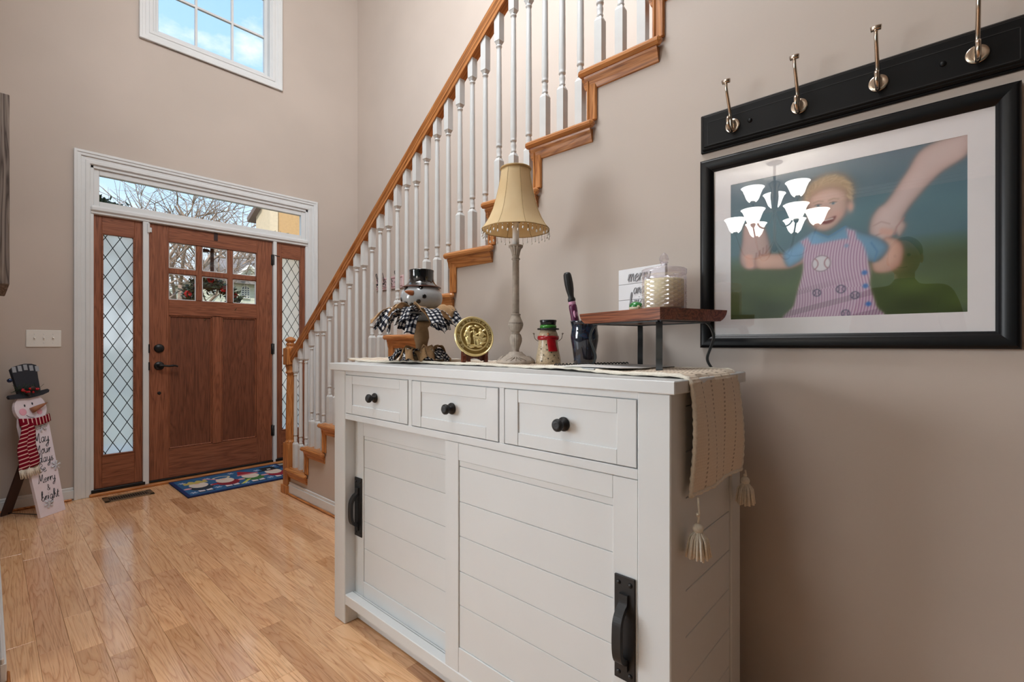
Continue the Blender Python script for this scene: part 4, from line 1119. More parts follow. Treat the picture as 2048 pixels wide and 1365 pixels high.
def ribbon(name, mat, a, r0, z0, L_, w, lift, drop, curl, tw=0.0, n=12):
    """cloth strip leaving radially at angle a, arching over and hanging"""
    rad = Vector((math.cos(a), math.sin(a), 0)); tan = Vector((-math.sin(a), math.cos(a), 0)); rows = []; uv = []
    for i in range(n):
        t = i / (n - 1); p = rad * (r0 + L_ * t * (1 - .25 * t)) + Vector((0, 0, z0 + lift * math.sin(PI * min(1, t * 1.1)) - drop * t * t)) + tan * (curl * t * t)
        for j in range(5):
            s = (j / 4 - .5); ph = tw * t
            off = tan * (s * w * (1 - .15 * t) * math.cos(ph)) + Vector((0, 0, s * w * math.sin(ph) + .004 * math.cos(s * 6 + t * 7)))
            w3 = p + off + rad * (.003 * math.sin(s * 5 + t * 9)); w3.z = max(w3.z, .0015 + .001 * j); rows.append(w3)
            uv.append((j / 4 * w, t * L_ * 1.15))
    b = B(); fs_ = [(i * 5 + j, i * 5 + j + 1, (i + 1) * 5 + j + 1, (i + 1) * 5 + j) for i in range(n - 1) for j in range(4)]
    b.add(rows, fs_, 0, True, uv); b.obj(name, mat, sc_, solid=.0012)
rr_ = random.Random(5)
zr = sz(630)
for i in range(11):
    a = 2 * PI * i / 11 + .35
    ribbon('gingham_strip', M_ging, a, .068 + .01 * rr_.random(), zr + .004, rr_.uniform(.12, .165), rr_.uniform(.046, .060), rr_.uniform(.014, .026), rr_.uniform(.035, .062), rr_.uniform(-.07, .07), rr_.uniform(-.6, .6))
    ribbon('burlap_strip', M_burl, a + .28, .062, zr + .009, rr_.uniform(.09, .17), rr_.uniform(.040, .056), rr_.uniform(.012, .026), rr_.uniform(-.005, .04), rr_.uniform(-.06, .06), rr_.uniform(-1.2, 1.2))
    if i % 2: ribbon('gingham_strip', M_ging, a + .12, .078, zr - .006, rr_.uniform(.06, .09), rr_.uniform(.044, .054), .006, rr_.uniform(.05, .075), rr_.uniform(-.03, .03), rr_.uniform(-.4, .4))
for i in range(12):
    a = 2 * PI * i / 12
    ribbon('gingham_strip', M_ging, a + .1, .030, .022, rr_.uniform(.09, .13), rr_.uniform(.036, .046), rr_.uniform(.010, .030), rr_.uniform(.014, .018), rr_.uniform(-.05, .05), rr_.uniform(-.8, .8))
    ribbon('burlap_strip', M_burl, a + .35, .028, .026, rr_.uniform(.08, .125), rr_.uniform(.034, .046), rr_.uniform(.010, .040), rr_.uniform(.012, .020), rr_.uniform(-.05, .05), rr_.uniform(-1.2, 1.2))
b = B()
for i in range(46):
    t0 = rr_.uniform(0, 2 * PI); z_ = rr_.uniform(.006, .04); r_ = rr_.uniform(.026, .075)
    b.tube(cr([(r_ * math.cos(t0 + q * .5), r_ * math.sin(t0 + q * .5), z_ + rr_.uniform(-.006, .008)) for q in range(4)], 4), .0008, 4)
stuff(b.obj('raffia', M_twine, sc_))

# ------------------------------------------------------------------ medallion on its easel
M_gold = plain('polished_gold_relief', rgb(242, 224, 162), 0.3, 0.6, noise=0.06, nscale=80)
M_easel = wood('reddish_easel_wood', rgb(70, 30, 18), rgb(104, 48, 30), rgb(124, 62, 40), 'Z', 2.0, rough=0.35)
ex, ey, ez = 1.205, 1.285, 1.0415
dM = ex * .74 + ey * .6725; kM = dM / 955.7
face = Vector((-ex, -ey, 0)).normalized()
yaw = math.atan2(face.x, -face.y)               # local -Y looks to the camera side
es = thing('plate_easel', 'reddish brown wooden plate easel with two scrolled feet holding the gold medallion', 'easel', (ex, ey, ez), (0, 0, yaw + R(20)))
for s in (-1, 1):
    b = B()
    pl = [(-.006, 0), (.008, 0), (.012, .012), (.012, .030), (.010, .044), (.004, .052), (-.006, .050), (-.010, .040), (-.006, .026), (-.008, .012)]
    b.prism([(y_ - .012, z_) for y_, z_ in pl], lambda u, v, t: (s * .043 - .006 + .012 * t, u, v)); fixn(b.obj('easel_foot', M_easel, es))
b = B(); b.prism([(-.042, .034), (-.030, .036), (0, .024), (.030, .036), (.042, .034), (.042, .010), (.030, .006), (.016, .014), (0, .017), (-.016, .014), (-.030, .006), (-.042, .010)], lambda u, v, t: (u, -.004 + .008 * t, v)); fixn(b.obj('easel_bar', M_easel, es))
b = B(); b.strip([(0, .004, .018), (0, .016, .05), (0, .032, .10)], .014, (1, 0, 0), .006); b.strip([(0, .030, .094), (0, .055, .003)], .012, (1, 0, 0), .005); b.obj('easel_back', M_easel, es)
def medallion():
    NR, NT_ = 46, 150; Rm = .0772 / 2 * kM / kM
    Rm = 39.0 * kM * 1.06
    h = np.zeros((NR, NT_)); rr = np.linspace(0, 1, NR)[:, None] * np.ones((1, NT_)); tt = np.linspace(0, 2 * PI, NT_, endpoint=False)[None, :] * np.ones((NR, 1))
    x = rr * np.cos(tt); y = rr * np.sin(tt)
    def add(cx, cy, rx, ry, amp, a=0):
        c, s = math.cos(a), math.sin(a); dx, dy = x - cx, y - cy; q = ((dx * c + dy * s) / rx) ** 2 + ((-dx * s + dy * c) / ry) ** 2
        h[:] = np.maximum(h, amp * np.sqrt(np.clip(1 - q, 0, 1)))
    # standing and seated figures, column between, drapery, horn and ground line
    for p in ((-.30, .34, .085, .095, 1), (-.32, .12, .13, .20, .9, .15), (-.33, -.18, .12, .22, .85), (-.40, -.22, .05, .22, .95, .2), (-.26, -.22, .045, .22, .95, -.1), (-.17, .18, .17, .04, .8, .5), (-.44, .14, .05, .18, .8, -.4),
              (-.02, -.05, .05, .42, .7), (-.02, .38, .10, .05, .8), (.07, -.08, .05, .34, .55),
              (.32, .30, .085, .09, 1), (.34, .08, .15, .18, .9), (.22, -.12, .22, .10, .9, -.35), (.14, -.28, .07, .2, .85, .2), (.40, -.20, .24, .09, .8, .5), (.46, .12, .18, .05, .8, -.7), (.52, .28, .12, .05, .7, .4), (.16, .10, .12, .035, .8, .4), (.34, -.36, .22, .06, .7, .3),
              (-.15, .47, .13, .05, .55, .3), (.18, .48, .14, .06, .6, -.3), (-.05, -.46, .40, .045, .55), (-.2, -.52, .14, .04, .5), (.2, -.52, .16, .04, .5)):
        add(*p)
    hh = h * .0085 * (rr < .66) + .0006 * np.sin(x * 60) * np.sin(y * 54) * (h > .25) * (rr < .66)
    ring = lambda r0, w, a: a * np.exp(-((rr - r0) / w) ** 2)
    hh += ring(.68, .018, .0022) + ring(.955, .03, .0036) + ring(.90, .012, .0012)
    hh += .0008 * (np.abs(rr - .965) < .03) * np.sign(np.sin(tt * 70))
    hh += .0014 * np.clip(1 - ((rr - .35) / .3) ** 2, 0, 1) * 0
    hh = np.where(rr > .985, -.002, hh)
    v = np.stack([x * Rm, -hh - .004, y * Rm], -1)
    b = B(); vs = v.reshape(-1, 3).tolist(); f = []
    for i in range(NR - 1):
        for j in range(NT_):
            a, c = i * NT_ + j, i * NT_ + (j + 1) % NT_; f.append((a, a + NT_, c + NT_, c))
    b.add(vs, f, 0, True)
    for k in range(len(f)):
        if .725 < rr[k // NT_, 0] < .885 or (rr[k // NT_, 0] < .645 and hh[k // NT_, k % NT_] < .0012): b.mi[k] = 1
    b.lathe([(Rm * .985, 0), (Rm, .002), (Rm * .985, .0035), (Rm * .9, .004), (.002, .004)], (0, -.002, 0), 60, axis=(0, 1, 0))
    return b, Rm
md, Rm = medallion()
mz = 1.11 - (673.5 - 688.7) * kM
tilt = R(-14)
me_ = md.obj('gold_medallion', [M_gold, plain('antiqued_gold_recess', rgb(150, 122, 62), 0.45, 0.6, noise=0.1, nscale=90)])
tag(me_, 'round gold relief state seal medallion propped on a small wooden easel', 'medallion')
dirM = Vector((math.sin(0), 0, 0))
me_.rotation_euler = (tilt, 0, yaw + R(20))
fwd = Vector((math.sin(yaw + R(20)), -math.cos(yaw + R(20)), 0))
me_.location = Vector((ex, ey, mz)) + fwd * .004
# legend round the rim, raised letters
def legend(text, r0, a0, a1, size, parent):
    n = len(text)
    for i, ch in enumerate(text):
        if ch == ' ': continue
        a = a0 + (a1 - a0) * i / (n - 1)
        cu = bpy.data.curves.new('letter', 'FONT'); cu.body = ch; cu.size = size; cu.extrude = .0006; cu.align_x = 'CENTER'; cu.align_y = 'CENTER'; cu.resolution_u = 1; cu.offset = .00025
        tmp = bpy.data.objects.new('letter', cu); COL.objects.link(tmp)
        dg = bpy.context.evaluated_depsgraph_get(); m_ = bpy.data.meshes.new_from_object(tmp.evaluated_get(dg)); bpy.data.objects.remove(tmp)
        rot = Matrix.Rotation(a - PI / 2, 4, 'Z'); 
        m_.transform(Matrix.Rotation(PI / 2, 4, 'X') @ Matrix.Translation((r0 * math.cos(a), r0 * math.sin(a), .0052)) @ rot)
        LET.append(m_)
LET = []
legend('THE GREAT SEAL OF THE STATE OF NORTH CAROLINA', Rm * .80, R(222), R(-42), .0125, me_)
vs, fs = [], []
for m_ in LET:
    k = len(vs); vs += [tuple(v.co) for v in m_.vertices]; fs += [tuple(i + k for i in p.vertices) for p in m_.polygons]
b = B(); b.add(vs, fs); b.obj('raised_lettering', M_gold, me_)

# ------------------------------------------------------------------ small snowman tealight holder
M_stone = plain('speckled_sand_ceramic', rgb(186, 168, 140), 0.45, noise=0.28, nscale=170, coat=0.3, bump=0.2)
M_red = plain('red_glazed_scarf', rgb(158, 18, 28), 0.25, noise=0.15, nscale=120, bump=0.3)
M_green = plain('green_glazed_band', rgb(64, 142, 52), 0.2, noise=0.2, nscale=90)
M_navy = plain('black_ceramic_hat', rgb(24, 26, 30), 0.25)
tx, ty_, tz_ = 1.301, 1.014, 1.0415
dT = tx * .74 + ty_ * .6725; kT = dT / 955.7
def tzz(py): return 1.11 - (py - 688.7) * kT - tz_
ts = thing('snowman_tealight', 'small speckled snowman candle holder with red scarf and black hat', 'snowman figurine', (tx, ty_, tz_), (0, 0, R(-52)))
b = B(); b.lathe([(.040, 0), (.0425, .003), (.0430, .012), (.041, tzz(713)), (.037, tzz(700)), (.034, tzz(690)), (.0325, tzz(680)), (.034, tzz(674)), (.0325, tzz(668)), (.027, tzz(661)), (.018, tzz(657))], n=30); b.obj('body', M_stone, ts)
def bodyr(z): return float(np.interp(z, [0, .012, tzz(713), tzz(700), tzz(690), tzz(680), tzz(674), tzz(668)], [.042, .043, .041, .037, .034, .0325, .034, .0325]))
b = B(); z1, z2 = tzz(681), tzz(672)
b.lathe([(.0325, z1), (.0365, z1 + .002), (.0372, (z1 + z2) / 2), (.0365, z2 - .001), (.0325, z2)], n=30)
P = np.zeros((9, 7, 3))
for i in range(9):
    for j in range(7):
        z = z1 + .004 - (z1 - tzz(703) + .004) * i / 8; a = R(-90 + 18 + (j - 3) * 8.5 + i * 1.2); r = bodyr(z) + .004 + (.0015 if 0 < j < 6 else -.001); P[i, j] = (r * math.cos(a), r * math.sin(a), z)
b.grid(P); b.obj('scarf', M_red, ts)
b = B(); zb_ = tzz(660)
b.lathe([(.020, zb_ - .001), (.036, zb_ - .001), (.0385, zb_ + .0015), (.037, zb_ + .005), (.030, zb_ + .0042), (.0265, zb_ + .005)], n=26)
b.lathe([(.0265, tzz(652)), (.0275, tzz(646)), (.0295, tzz(642)), (.028, tzz(640.5)), (.015, tzz(641.5)), (.001, tzz(641))], n=14); b.obj('hat', M_navy, ts)
b = B(); b.lathe([(.026, zb_ + .003), (.0282, zb_ + .005), (.0288, tzz(654)), (.0278, tzz(651)), (.025, tzz(650.5))], n=26); b.obj('hat_band', M_green, ts)
b = B(); b.lathe([(.0042, 0), (.003, .006), (.001, .012)], (.0, -.0322, tzz(669)), 8, axis=(.15, -1, -.1)); b.obj('nose', M_clay, ts)
for s in (-1, 1):
    b = B(); b.tube(cr([(s * .034, 0, tzz(683)), (s * .045, -.002, tzz(678)), (s * .0485, -.002, tzz(671)), (s * .050, -.002, tzz(666))], 5), .0011, 6); b.tube([(s * .0488, -.002, tzz(670)), (s * .046, -.002, tzz(667))], .0009, 5); b.tube([(s * .049, -.002, tzz(669)), (s * .0535, -.002, tzz(667))], .0009, 5); b.obj('twig_arm', M_wire, ts)
b = B()
for (a, z) in ((-100, tzz(690)), (-95, tzz(700)), (-74, tzz(705)), (-112, tzz(710)), (-90, tzz(717)), (-60, tzz(711)), (-130, tzz(698)), (-45, tzz(698)), (-120, tzz(722)), (-70, tzz(722)), (-35, tzz(716))):
    r = bodyr(z) - .0012; p = (r * math.cos(R(a)), r * math.sin(R(a)), z); nrm = (math.cos(R(a)), math.sin(R(a)), 0)
    st = []; tn = Vector((-math.sin(R(a)), math.cos(R(a)), 0))
    for k in range(10):
        q = .0034 if k % 2 == 0 else .0016; st.append(Vector(p) + tn * (q * math.sin(k * PI / 5)) + Vector((0, 0, q * math.cos(k * PI / 5))))
    n0 = Vector(nrm) * .0022; b.add([tuple(s_ + n0) for s_ in st], [tuple(range(10))]); 
b.obj('star_cutout', M_dark, ts)

# ------------------------------------------------------------------ dark pottery vase and the screwdriver in it
mv = M('dark_iridescent_glaze', rgb(22, 24, 34), 0.08, coat=0.8, coat_rough=0.04)
n1 = mv.n('TexNoise', Scale=28.0, Detail=5.0, Distortion=1.5); mv.l(mv.coords((1, 1, .6)), n1.inputs['Vector'])
mv.col(mv.ramp(n1.outputs['Fac'], [(.3, rgb(14, 14, 20)), (.5, rgb(30, 28, 42)), (.58, rgb(32, 52, 74)), (.68, rgb(60, 50, 66)), (.80, rgb(168, 162, 132))]))
vx, vy, vz = 1.338, .890, 1.0415
dV = vx * .74 + vy * .6725; kV = dV / 955.7
def vzz(py): return 1.11 - (py - 688.7) * kV - vz
vs_ = thing('pottery_vase', 'dark blue-black iridescent pottery vase standing behind the wooden riser', 'vase', (vx, vy, vz))
b = B(); b.lathe([(.034, 0), (.036, .003), (.0365, vzz(718)), (.040, vzz(700)), (.0455, vzz(682)), (.0465, vzz(672)), (.0440, vzz(662)), (.0425, vzz(655)), (.0465, vzz(646)), (.0482, vzz(642.5)), (.0462, vzz(642)), (.040, vzz(655)), (.042, vzz(672)), (.036, vzz(700)), (.03, .008), (.002, .008)], n=40); b.obj('vase_body', mv.m, vs_)
M_grip = plain('black_rubber_grip', rgb(24, 25, 26), 0.5)
M_purp = plain('purple_plastic_grip', rgb(92, 26, 66), 0.35)
M_pink = plain('pink_plastic', rgb(214, 158, 190), 0.4)
# axis from inside the vase up and leaning away to the left
kd = dV / 955.7
def atp(px, py, dd):
    u = (px - 1024) / 955.7; A_ = R(47.74); s, c = math.sin(A_), math.cos(A_)
    return Vector(((s + u * c) * dd, (c - u * s) * dd, 1.11 - (py - 688.7) / 955.7 * dd))
p_low, p_hi = atp(1154, 662, dV), atp(1133.5, 545, dV)
sd = thing('screwdriver', 'screwdriver with black contoured handle and purple grip standing in the pottery vase', 'screwdriver', tuple(p_low))
ax = (p_hi - p_low); LN = ax.length; rq = Vector((0, 0, 1)).rotation_difference(ax.normalized())
sd.rotation_mode = 'QUATERNION'; sd.rotation_quaternion = rq
def h_(t): return LN * t
b = B(); b.lathe([(.0115, h_(.50)), (.0130, h_(.52)), (.0125, h_(.545)), (.0095, h_(.575)), (.0100, h_(.62)), (.0125, h_(.70)), (.0138, h_(.80)), (.0132, h_(.90)), (.0122, h_(.96)), (.0095, h_(.99)), (.004, h_(1.0))], n=24, flute=6, fl=.05, fz=(h_(.6), h_(.97))); b.obj('handle', M_grip, sd)
b = B(); b.lathe([(.0105, h_(.44)), (.0118, h_(.455)), (.0118, h_(.49)), (.0108, h_(.505))], n=20); b.ball((.0, -.0108, h_(.28)), .0055, 12, sc=(.8, .5, 2.6)); b.ball((-.008, -.0075, h_(.28)), .0055, 12, sc=(.8, .8, 2.6)); b.obj('collar', M_pink, sd)
b = B(); b.lathe([(.0125, h_(.02)), (.0138, h_(.10)), (.0128, h_(.25)), (.0135, h_(.38)), (.0130, h_(.43)), (.0110, h_(.45))], n=20); b.obj('grip', M_purp, sd)
b = B(); b.lathe([(.0035, h_(-.62)), (.0035, h_(.03))], n=10); b.obj('shaft', M_nick, sd)

# ------------------------------------------------------------------ wooden riser and what stands on it
M_board = wood('cherry_riser_board', rgb(86, 44, 27), rgb(126, 70, 45), rgb(144, 87, 58), 'X', 1.4, rough=0.32, coat=0.25, bump=0.05)
M_iron = plain('grey_forged_steel', rgb(74, 78, 80), 0.4, 0.6, noise=0.1, nscale=40)
near = Vector((1.136, .531, 0)); e1 = Vector((.326, .945, 0)); e2 = Vector((.951, -.310, 0))
rs = thing('riser_stand', 'reddish wooden board riser on four curved grey steel legs', 'stand', (near.x, near.y, 1.038), (0, 0, math.atan2(e1.y, e1.x)))
# local x along e1 (.334), local -y along e2 (.271)
Lb, Wb = .334, .255; zb0, zb1 = 1.1725 - 1.038, 1.2035 - 1.038
b = B()
pf_ = [(0, zb1), (-.0, zb0 + .004)]
sec = [(0, zb1), (Lb, zb1), (Lb + .0, zb1 - .006), (Lb - .006, zb0 + .010), (Lb - .022, zb0), (.012, zb0), (.002, zb0 + .003), (0, zb0 + .008)]
# rounded under-edge on the two ends away from the near corner
prof2 = [(0.0, 0.0), (.0, 1.0)]
nseg = 6
outer = []
v = []; f = []
def ring(inset, z, lo=0.0):
    return [(lo, -lo, z), (Lb - inset, -lo, z), (Lb - inset, -(Wb - inset), z), (lo, -(Wb - inset), z)]
layers = [ring(0, zb1), ring(0.001, zb1 - .005), ring(.004, zb1 - .012), ring(.010, zb1 - .020), ring(.018, zb0 + .005), ring(.028, zb0)]
for r_ in layers: v += r_
for i in range(len(layers) - 1):
    for k in range(4):
        a = i * 4 + k; c = i * 4 + (k + 1) % 4; f.append((a, a + 4, c + 4, c))
f += [(0, 1, 2, 3), tuple(range(len(v) - 4, len(v)))[::-1]]
b.add(v, f); fixn(b.obj('board', M_board, rs))
b = B(); q = .004
zt_ = zb0 - .0005
cor = [(.028, -.026), (Lb - .040, -.026), (Lb - .040, -(Wb - .040)), (.028, -(Wb - .040))]
for i in range(4):
    a, c = cor[i], cor[(i + 1) % 4]
    b.strip([(a[0], a[1], zt_ - .002), (c[0], c[1], zt_ - .002)], .012, (-(c[1] - a[1]), c[0] - a[0], 0), .003)
b.obj('under_frame', M_iron, rs)
ctr = Vector((Lb / 2, -Wb / 2, 0))
for i, (px_, py_) in enumerate(cor):
    d = Vector((px_, py_, 0)) - ctr; d = Vector((d.x / abs(d.x), d.y / abs(d.y), 0)).normalized()
    base = Vector((px_, py_, 0)) - d * .006
    prof = [(0.000, zt_ - .003), (.006, zt_ - .008), (.014, zt_ - .022), (.0185, zt_ - .040), (.016, zt_ - .056), (.008, zt_ - .078), (.002, zt_ - .098), (.004, zt_ - .112), (.012, zt_ - .126), (.018, .0032)]
    b = B(); b.strip(cr([tuple(base + d * a + Vector((0, 0, z))) for a, z in prof], 4), .0165, (-d.y, d.x, 0), .0062); b.obj('leg', M_iron, rs)
ZB = 1.2035 + .0005
# sign
M_signw = plain('white_sign_paint', rgb(226, 228, 232), 0.55, noise=0.02)
M_ink = plain('grey_script_paint', rgb(158, 161, 166), 0.6)
pl, pr_ = Vector((1.380, .787, 0)), Vector((1.348, .631, 0))
du = (pr_ - pl).normalized(); nf = Vector((du.y, -du.x, 0))
if nf.x > 0: nf = -nf
sg = thing('script_sign', 'small white planked sign with grey script reading merry and bright', 'sign', (pl.x, pl.y, ZB))
SWd, SH_ = .178, .1445
def sf(u, v, w=0.0): return tuple(du * u + nf * w + Vector((0, 0, v)))
for (v0, v1) in ((0, .0455), (.0465, .0955), (.0965, SH_)):
    b = B(); bb_ = B(Matrix(((du.x, -nf.x, 0, 0), (du.y, -nf.y, 0, 0), (0, 0, 1, 0), (0, 0, 0, 1)))); bb_.box(0, SWd, 0, .012, v0, v1, .001); fixn(bb_.obj('plank', M_signw, sg))
b = B()
script_text(b, 'merry', lambda u, v: sf(u, v, .0012), .0235, .084, .103, .075); script_text(b, 'and', lambda u, v: sf(u, v, .0012), .0180, .084, .064, .08); script_text(b, 'bright', lambda u, v: sf(u, v, .0012), .0220, .088, .022, .075)
b.obj('script_lettering', M_ink, sg)
# candle jar
M_jar = M('cut_crystal_glass', (0.95, 0.92, 0.95, 1), 0.04, spec=0.8)
M_jar.b.inputs['Transmission Weight'].default_value = 0.0
def jar_glass():
    m = bpy.data.materials.new('diamond_cut_glass'); m.use_nodes = True; nt = m.node_tree; nt.nodes.clear(); N = nt.nodes.new; L = nt.links.new
    o = N('ShaderNodeOutputMaterial'); mx = N('ShaderNodeMixShader'); lw = N('ShaderNodeLayerWeight'); lw.inputs[0].default_value = .42
    t = N('ShaderNodeBsdfTransparent'); t.inputs[0].default_value = (.97, .95, .97, 1); gl = N('ShaderNodeBsdfGlossy'); gl.inputs['Roughness'].default_value = .16; gl.inputs[0].default_value = (.92, .90, .96, 1)
    ma = N('ShaderNodeMath'); ma.operation = 'MULTIPLY_ADD'; ma.inputs[1].default_value = .50; ma.inputs[2].default_value = .07; L(lw.outputs['Facing'], ma.inputs[0])
    df = N('ShaderNodeBsdfDiffuse'); df.inputs[0].default_value = (.9, .88, .92, 1); m2 = N('ShaderNodeMixShader'); m2.inputs[0].default_value = .35; L(gl.outputs[0], m2.inputs[1]); L(df.outputs[0], m2.inputs[2])
    L(ma.outputs[0], mx.inputs[0]); L(t.outputs[0], mx.inputs[1]); L(m2.outputs[0], mx.inputs[2]); L(mx.outputs[0], o.inputs[0]); return m
M_jg = jar_glass()
M_wax = plain('cream_candle_wax', rgb(255, 250, 206), 0.5, noise=0.02)
jx, jy = 1.268, .581; dJ = jx * .74 + jy * .6725; kJ = dJ / 955.7
def jz(py): return 1.11 - (py - 688.7) * kJ - ZB
cj = thing('candle_jar', 'lidded diamond-cut glass jar holding a cream candle on the riser', 'candle', (jx, jy, ZB))
NS_, NRow = 30, 8; Rj = .0585; zt2 = jz(551)
v = []; f = []
for i in range(NRow * 2 + 1):
    for j in range(NS_):
        bump_ = .0026 if (i + j) % 2 == 0 else -.0022; r = Rj + bump_ * (0 < i < NRow * 2); t = 2 * PI * j / NS_; v.append((r * math.cos(t), r * math.sin(t), .002 + (zt2 - .002) * i / (NRow * 2)))
for i in range(NRow * 2):
    for j in range(NS_):
        a, c = i * NS_ + j, i * NS_ + (j + 1) % NS_
        if (i + j) % 2 == 0: f += [(a, c, a + NS_), (c, c + NS_, a + NS_)]
        else: f += [(a, c, c + NS_), (a, c + NS_, a + NS_)]
b = B(); b.add(v, f); b.lathe([(.002, 0), (Rj - .003, 0), (Rj, .003)], n=40, cap=False); b.obj('jar', M_jg, cj)
b = B(); b.lathe([(.003, .007), (Rj - .006, .006), (Rj - .0055, jz(562) - .0), (Rj - .007, jz(560)), (.004, jz(561))], n=40); b.obj('wax', M_wax, cj)
b = B(); z0 = jz(551)
b.lathe([(Rj - .004, z0), (Rj + .001, z0 + .001), (Rj + .0015, jz(541)), (Rj - .002, jz(539)), (.035, jz(536)), (.014, jz(533)), (.0085, jz(531)), (.0085, jz(527.5)), (.012, jz(525.5))], n=40, flute=20, fl=.012)
b.lathe([(.007, jz(526)), (.0125, jz(521)), (.0130, jz(518)), (.0105, jz(512)), (.0055, jz(508)), (.0015, jz(505.5))], n=10, smooth=False); b.obj('lid', M_jg, cj)
# green ornament
M_gg = plain('emerald_glazed_ceramic', rgb(34, 128, 58), 0.08, noise=0.35, nscale=60, coat=0.6)
M_cg = plain('cream_glazed_ceramic', rgb(214, 206, 178), 0.15)
go = thing('green_ornament', 'small glossy green and cream ceramic ornament beside the candle jar', 'ornament', (1.262, .662, ZB))
b = B(); b.ball((0, 0, .0145), .0205, 20, sc=(1, 1, .72)); b.obj('dome', M_gg, go)
b = B(); b.lathe([(.014, 0), (.018, .002), (.0205, .008), (.0205, .012), (.018, .015)], n=20); b.ball((-.012, -.012, .012), .006, 8); b.obj('foot', M_cg, go)

# ------------------------------------------------------------------ planner and envelope on the runner
M_paper = plain('grey_printed_paper', rgb(176, 178, 180), 0.7, noise=0.1, nscale=20)
M_white = plain('white_paper', rgb(228, 228, 226), 0.7)
pn = thing('spiral_planner', 'grey spiral-bound planner lying flat under the riser, black coil along its back edge', 'planner', (1.127, .862, 1.0435))
q1 = Vector((.280, -.105, 0)); ql = q1.normalized(); qn = Vector((-ql.y, ql.x, 0)); qn = -qn if qn.x > 0 else qn
qn = Vector((ql.y, -ql.x, 0))
xfp = Matrix(((ql.x, qn.x, 0, 0), (ql.y, qn.y, 0, 0), (0, 0, 1, 0), (0, 0, 0, 1)))
b = B(xfp); b.box(0.0, .285, .008, .20, 0, .0035, .0006); fixn(b.obj('pages', M_paper, pn))
b = B(xfp)
for i in range(22):
    xx = .008 + i * .0128; b.tube([(xx, .006 * math.cos(t) + .006, .0035 + .0045 * math.sin(t)) for t in np.linspace(0, 2 * PI, 9)[:-1]], .0022, 5, closed=True)
b.obj('coil', M_black, pn)
en = B(); P = np.zeros((8, 8, 3)); pa, pb, pc, pd = Vector((1.075, .80, 0)), Vector((1.065, .60, 0)), Vector((1.19, .58, 0)), Vector((1.20, .78, 0))
for i in range(8):
    for j in range(8):
        u, v = i / 7, j / 7; p = (pa * (1 - u) + pb * u) * (1 - v) + (pd * (1 - u) + pc * u) * v; P[i, j] = (p.x, p.y, 1.0482 + .002 * math.sin(u * 3 + v * 2) + .004 * max(0, u - .7))
en.grid(P); e_ = en.obj('envelope', M_white, solid=.0012); tag(e_, 'loose white envelope on the front edge of the runner', 'envelope')
# ------------------------------------------------------------------ light switch
M_ivory = plain('white_plastic', rgb(228, 226, 220), 0.3, noise=0.01)
sw = thing('light_switch', 'white three-gang light switch plate on the wall left of the entrance', 'switch', (.267, YD, 1.148))
B().box(-.087, .087, -.006, 0, -.0585, .0585, .0025).obj('plate', M_ivory, sw)
for xx in (-.046, 0, .046):
    b = B(); b.box(xx - .0055, xx + .0055, -.0075, -.004, -.012, .012, .001); b.box(xx - .0038, xx + .0038, -.0165, -.005, .001, .010, .0015); b.obj('toggle', M_ivory, sw)
b = B()
for xx in (-.046, 0, .046):
    for zz in (-.030, .030): b.lathe([(.0028, 0), (.002, .001), (.0002, .0012)], (xx, -.006, zz), 8, axis=(0, -1, 0))
b.obj('screws', M_trim, sw)

# ------------------------------------------------------------------ floor register
M_bronze = plain('bronze_register_metal', rgb(120, 98, 72), 0.45, 0.5)
vt = thing('floor_register', 'narrow bronze floor vent set in the oak boards before the sidelight', 'vent', (.70, 4.412, 0))
b = B(); L2, W2 = .142, .073
b.box(-L2, L2, -W2, -W2 + .026, .0005, .005, .0015); b.box(-L2, L2, W2 - .026, W2, .0005, .005, .0015); b.box(-L2, -L2 + .030, -W2, W2, .0005, .005, .0015); b.box(L2 - .030, L2, -W2, W2, .0005, .005, .0015)
b.obj('vent_frame', M_bronze, vt); B().box(-L2 + .01, L2 - .01, -W2 + .01, W2 - .01, .0004, .0012).obj('duct_opening', M_dark, vt)
for i in range(16):
    xx = -L2 + .036 + i * .0140; b = B(); b.box(xx, xx + .0048, -W2 + .024, W2 - .024, .0012, .0042, .0008); b.obj('louver', M_bronze, vt)

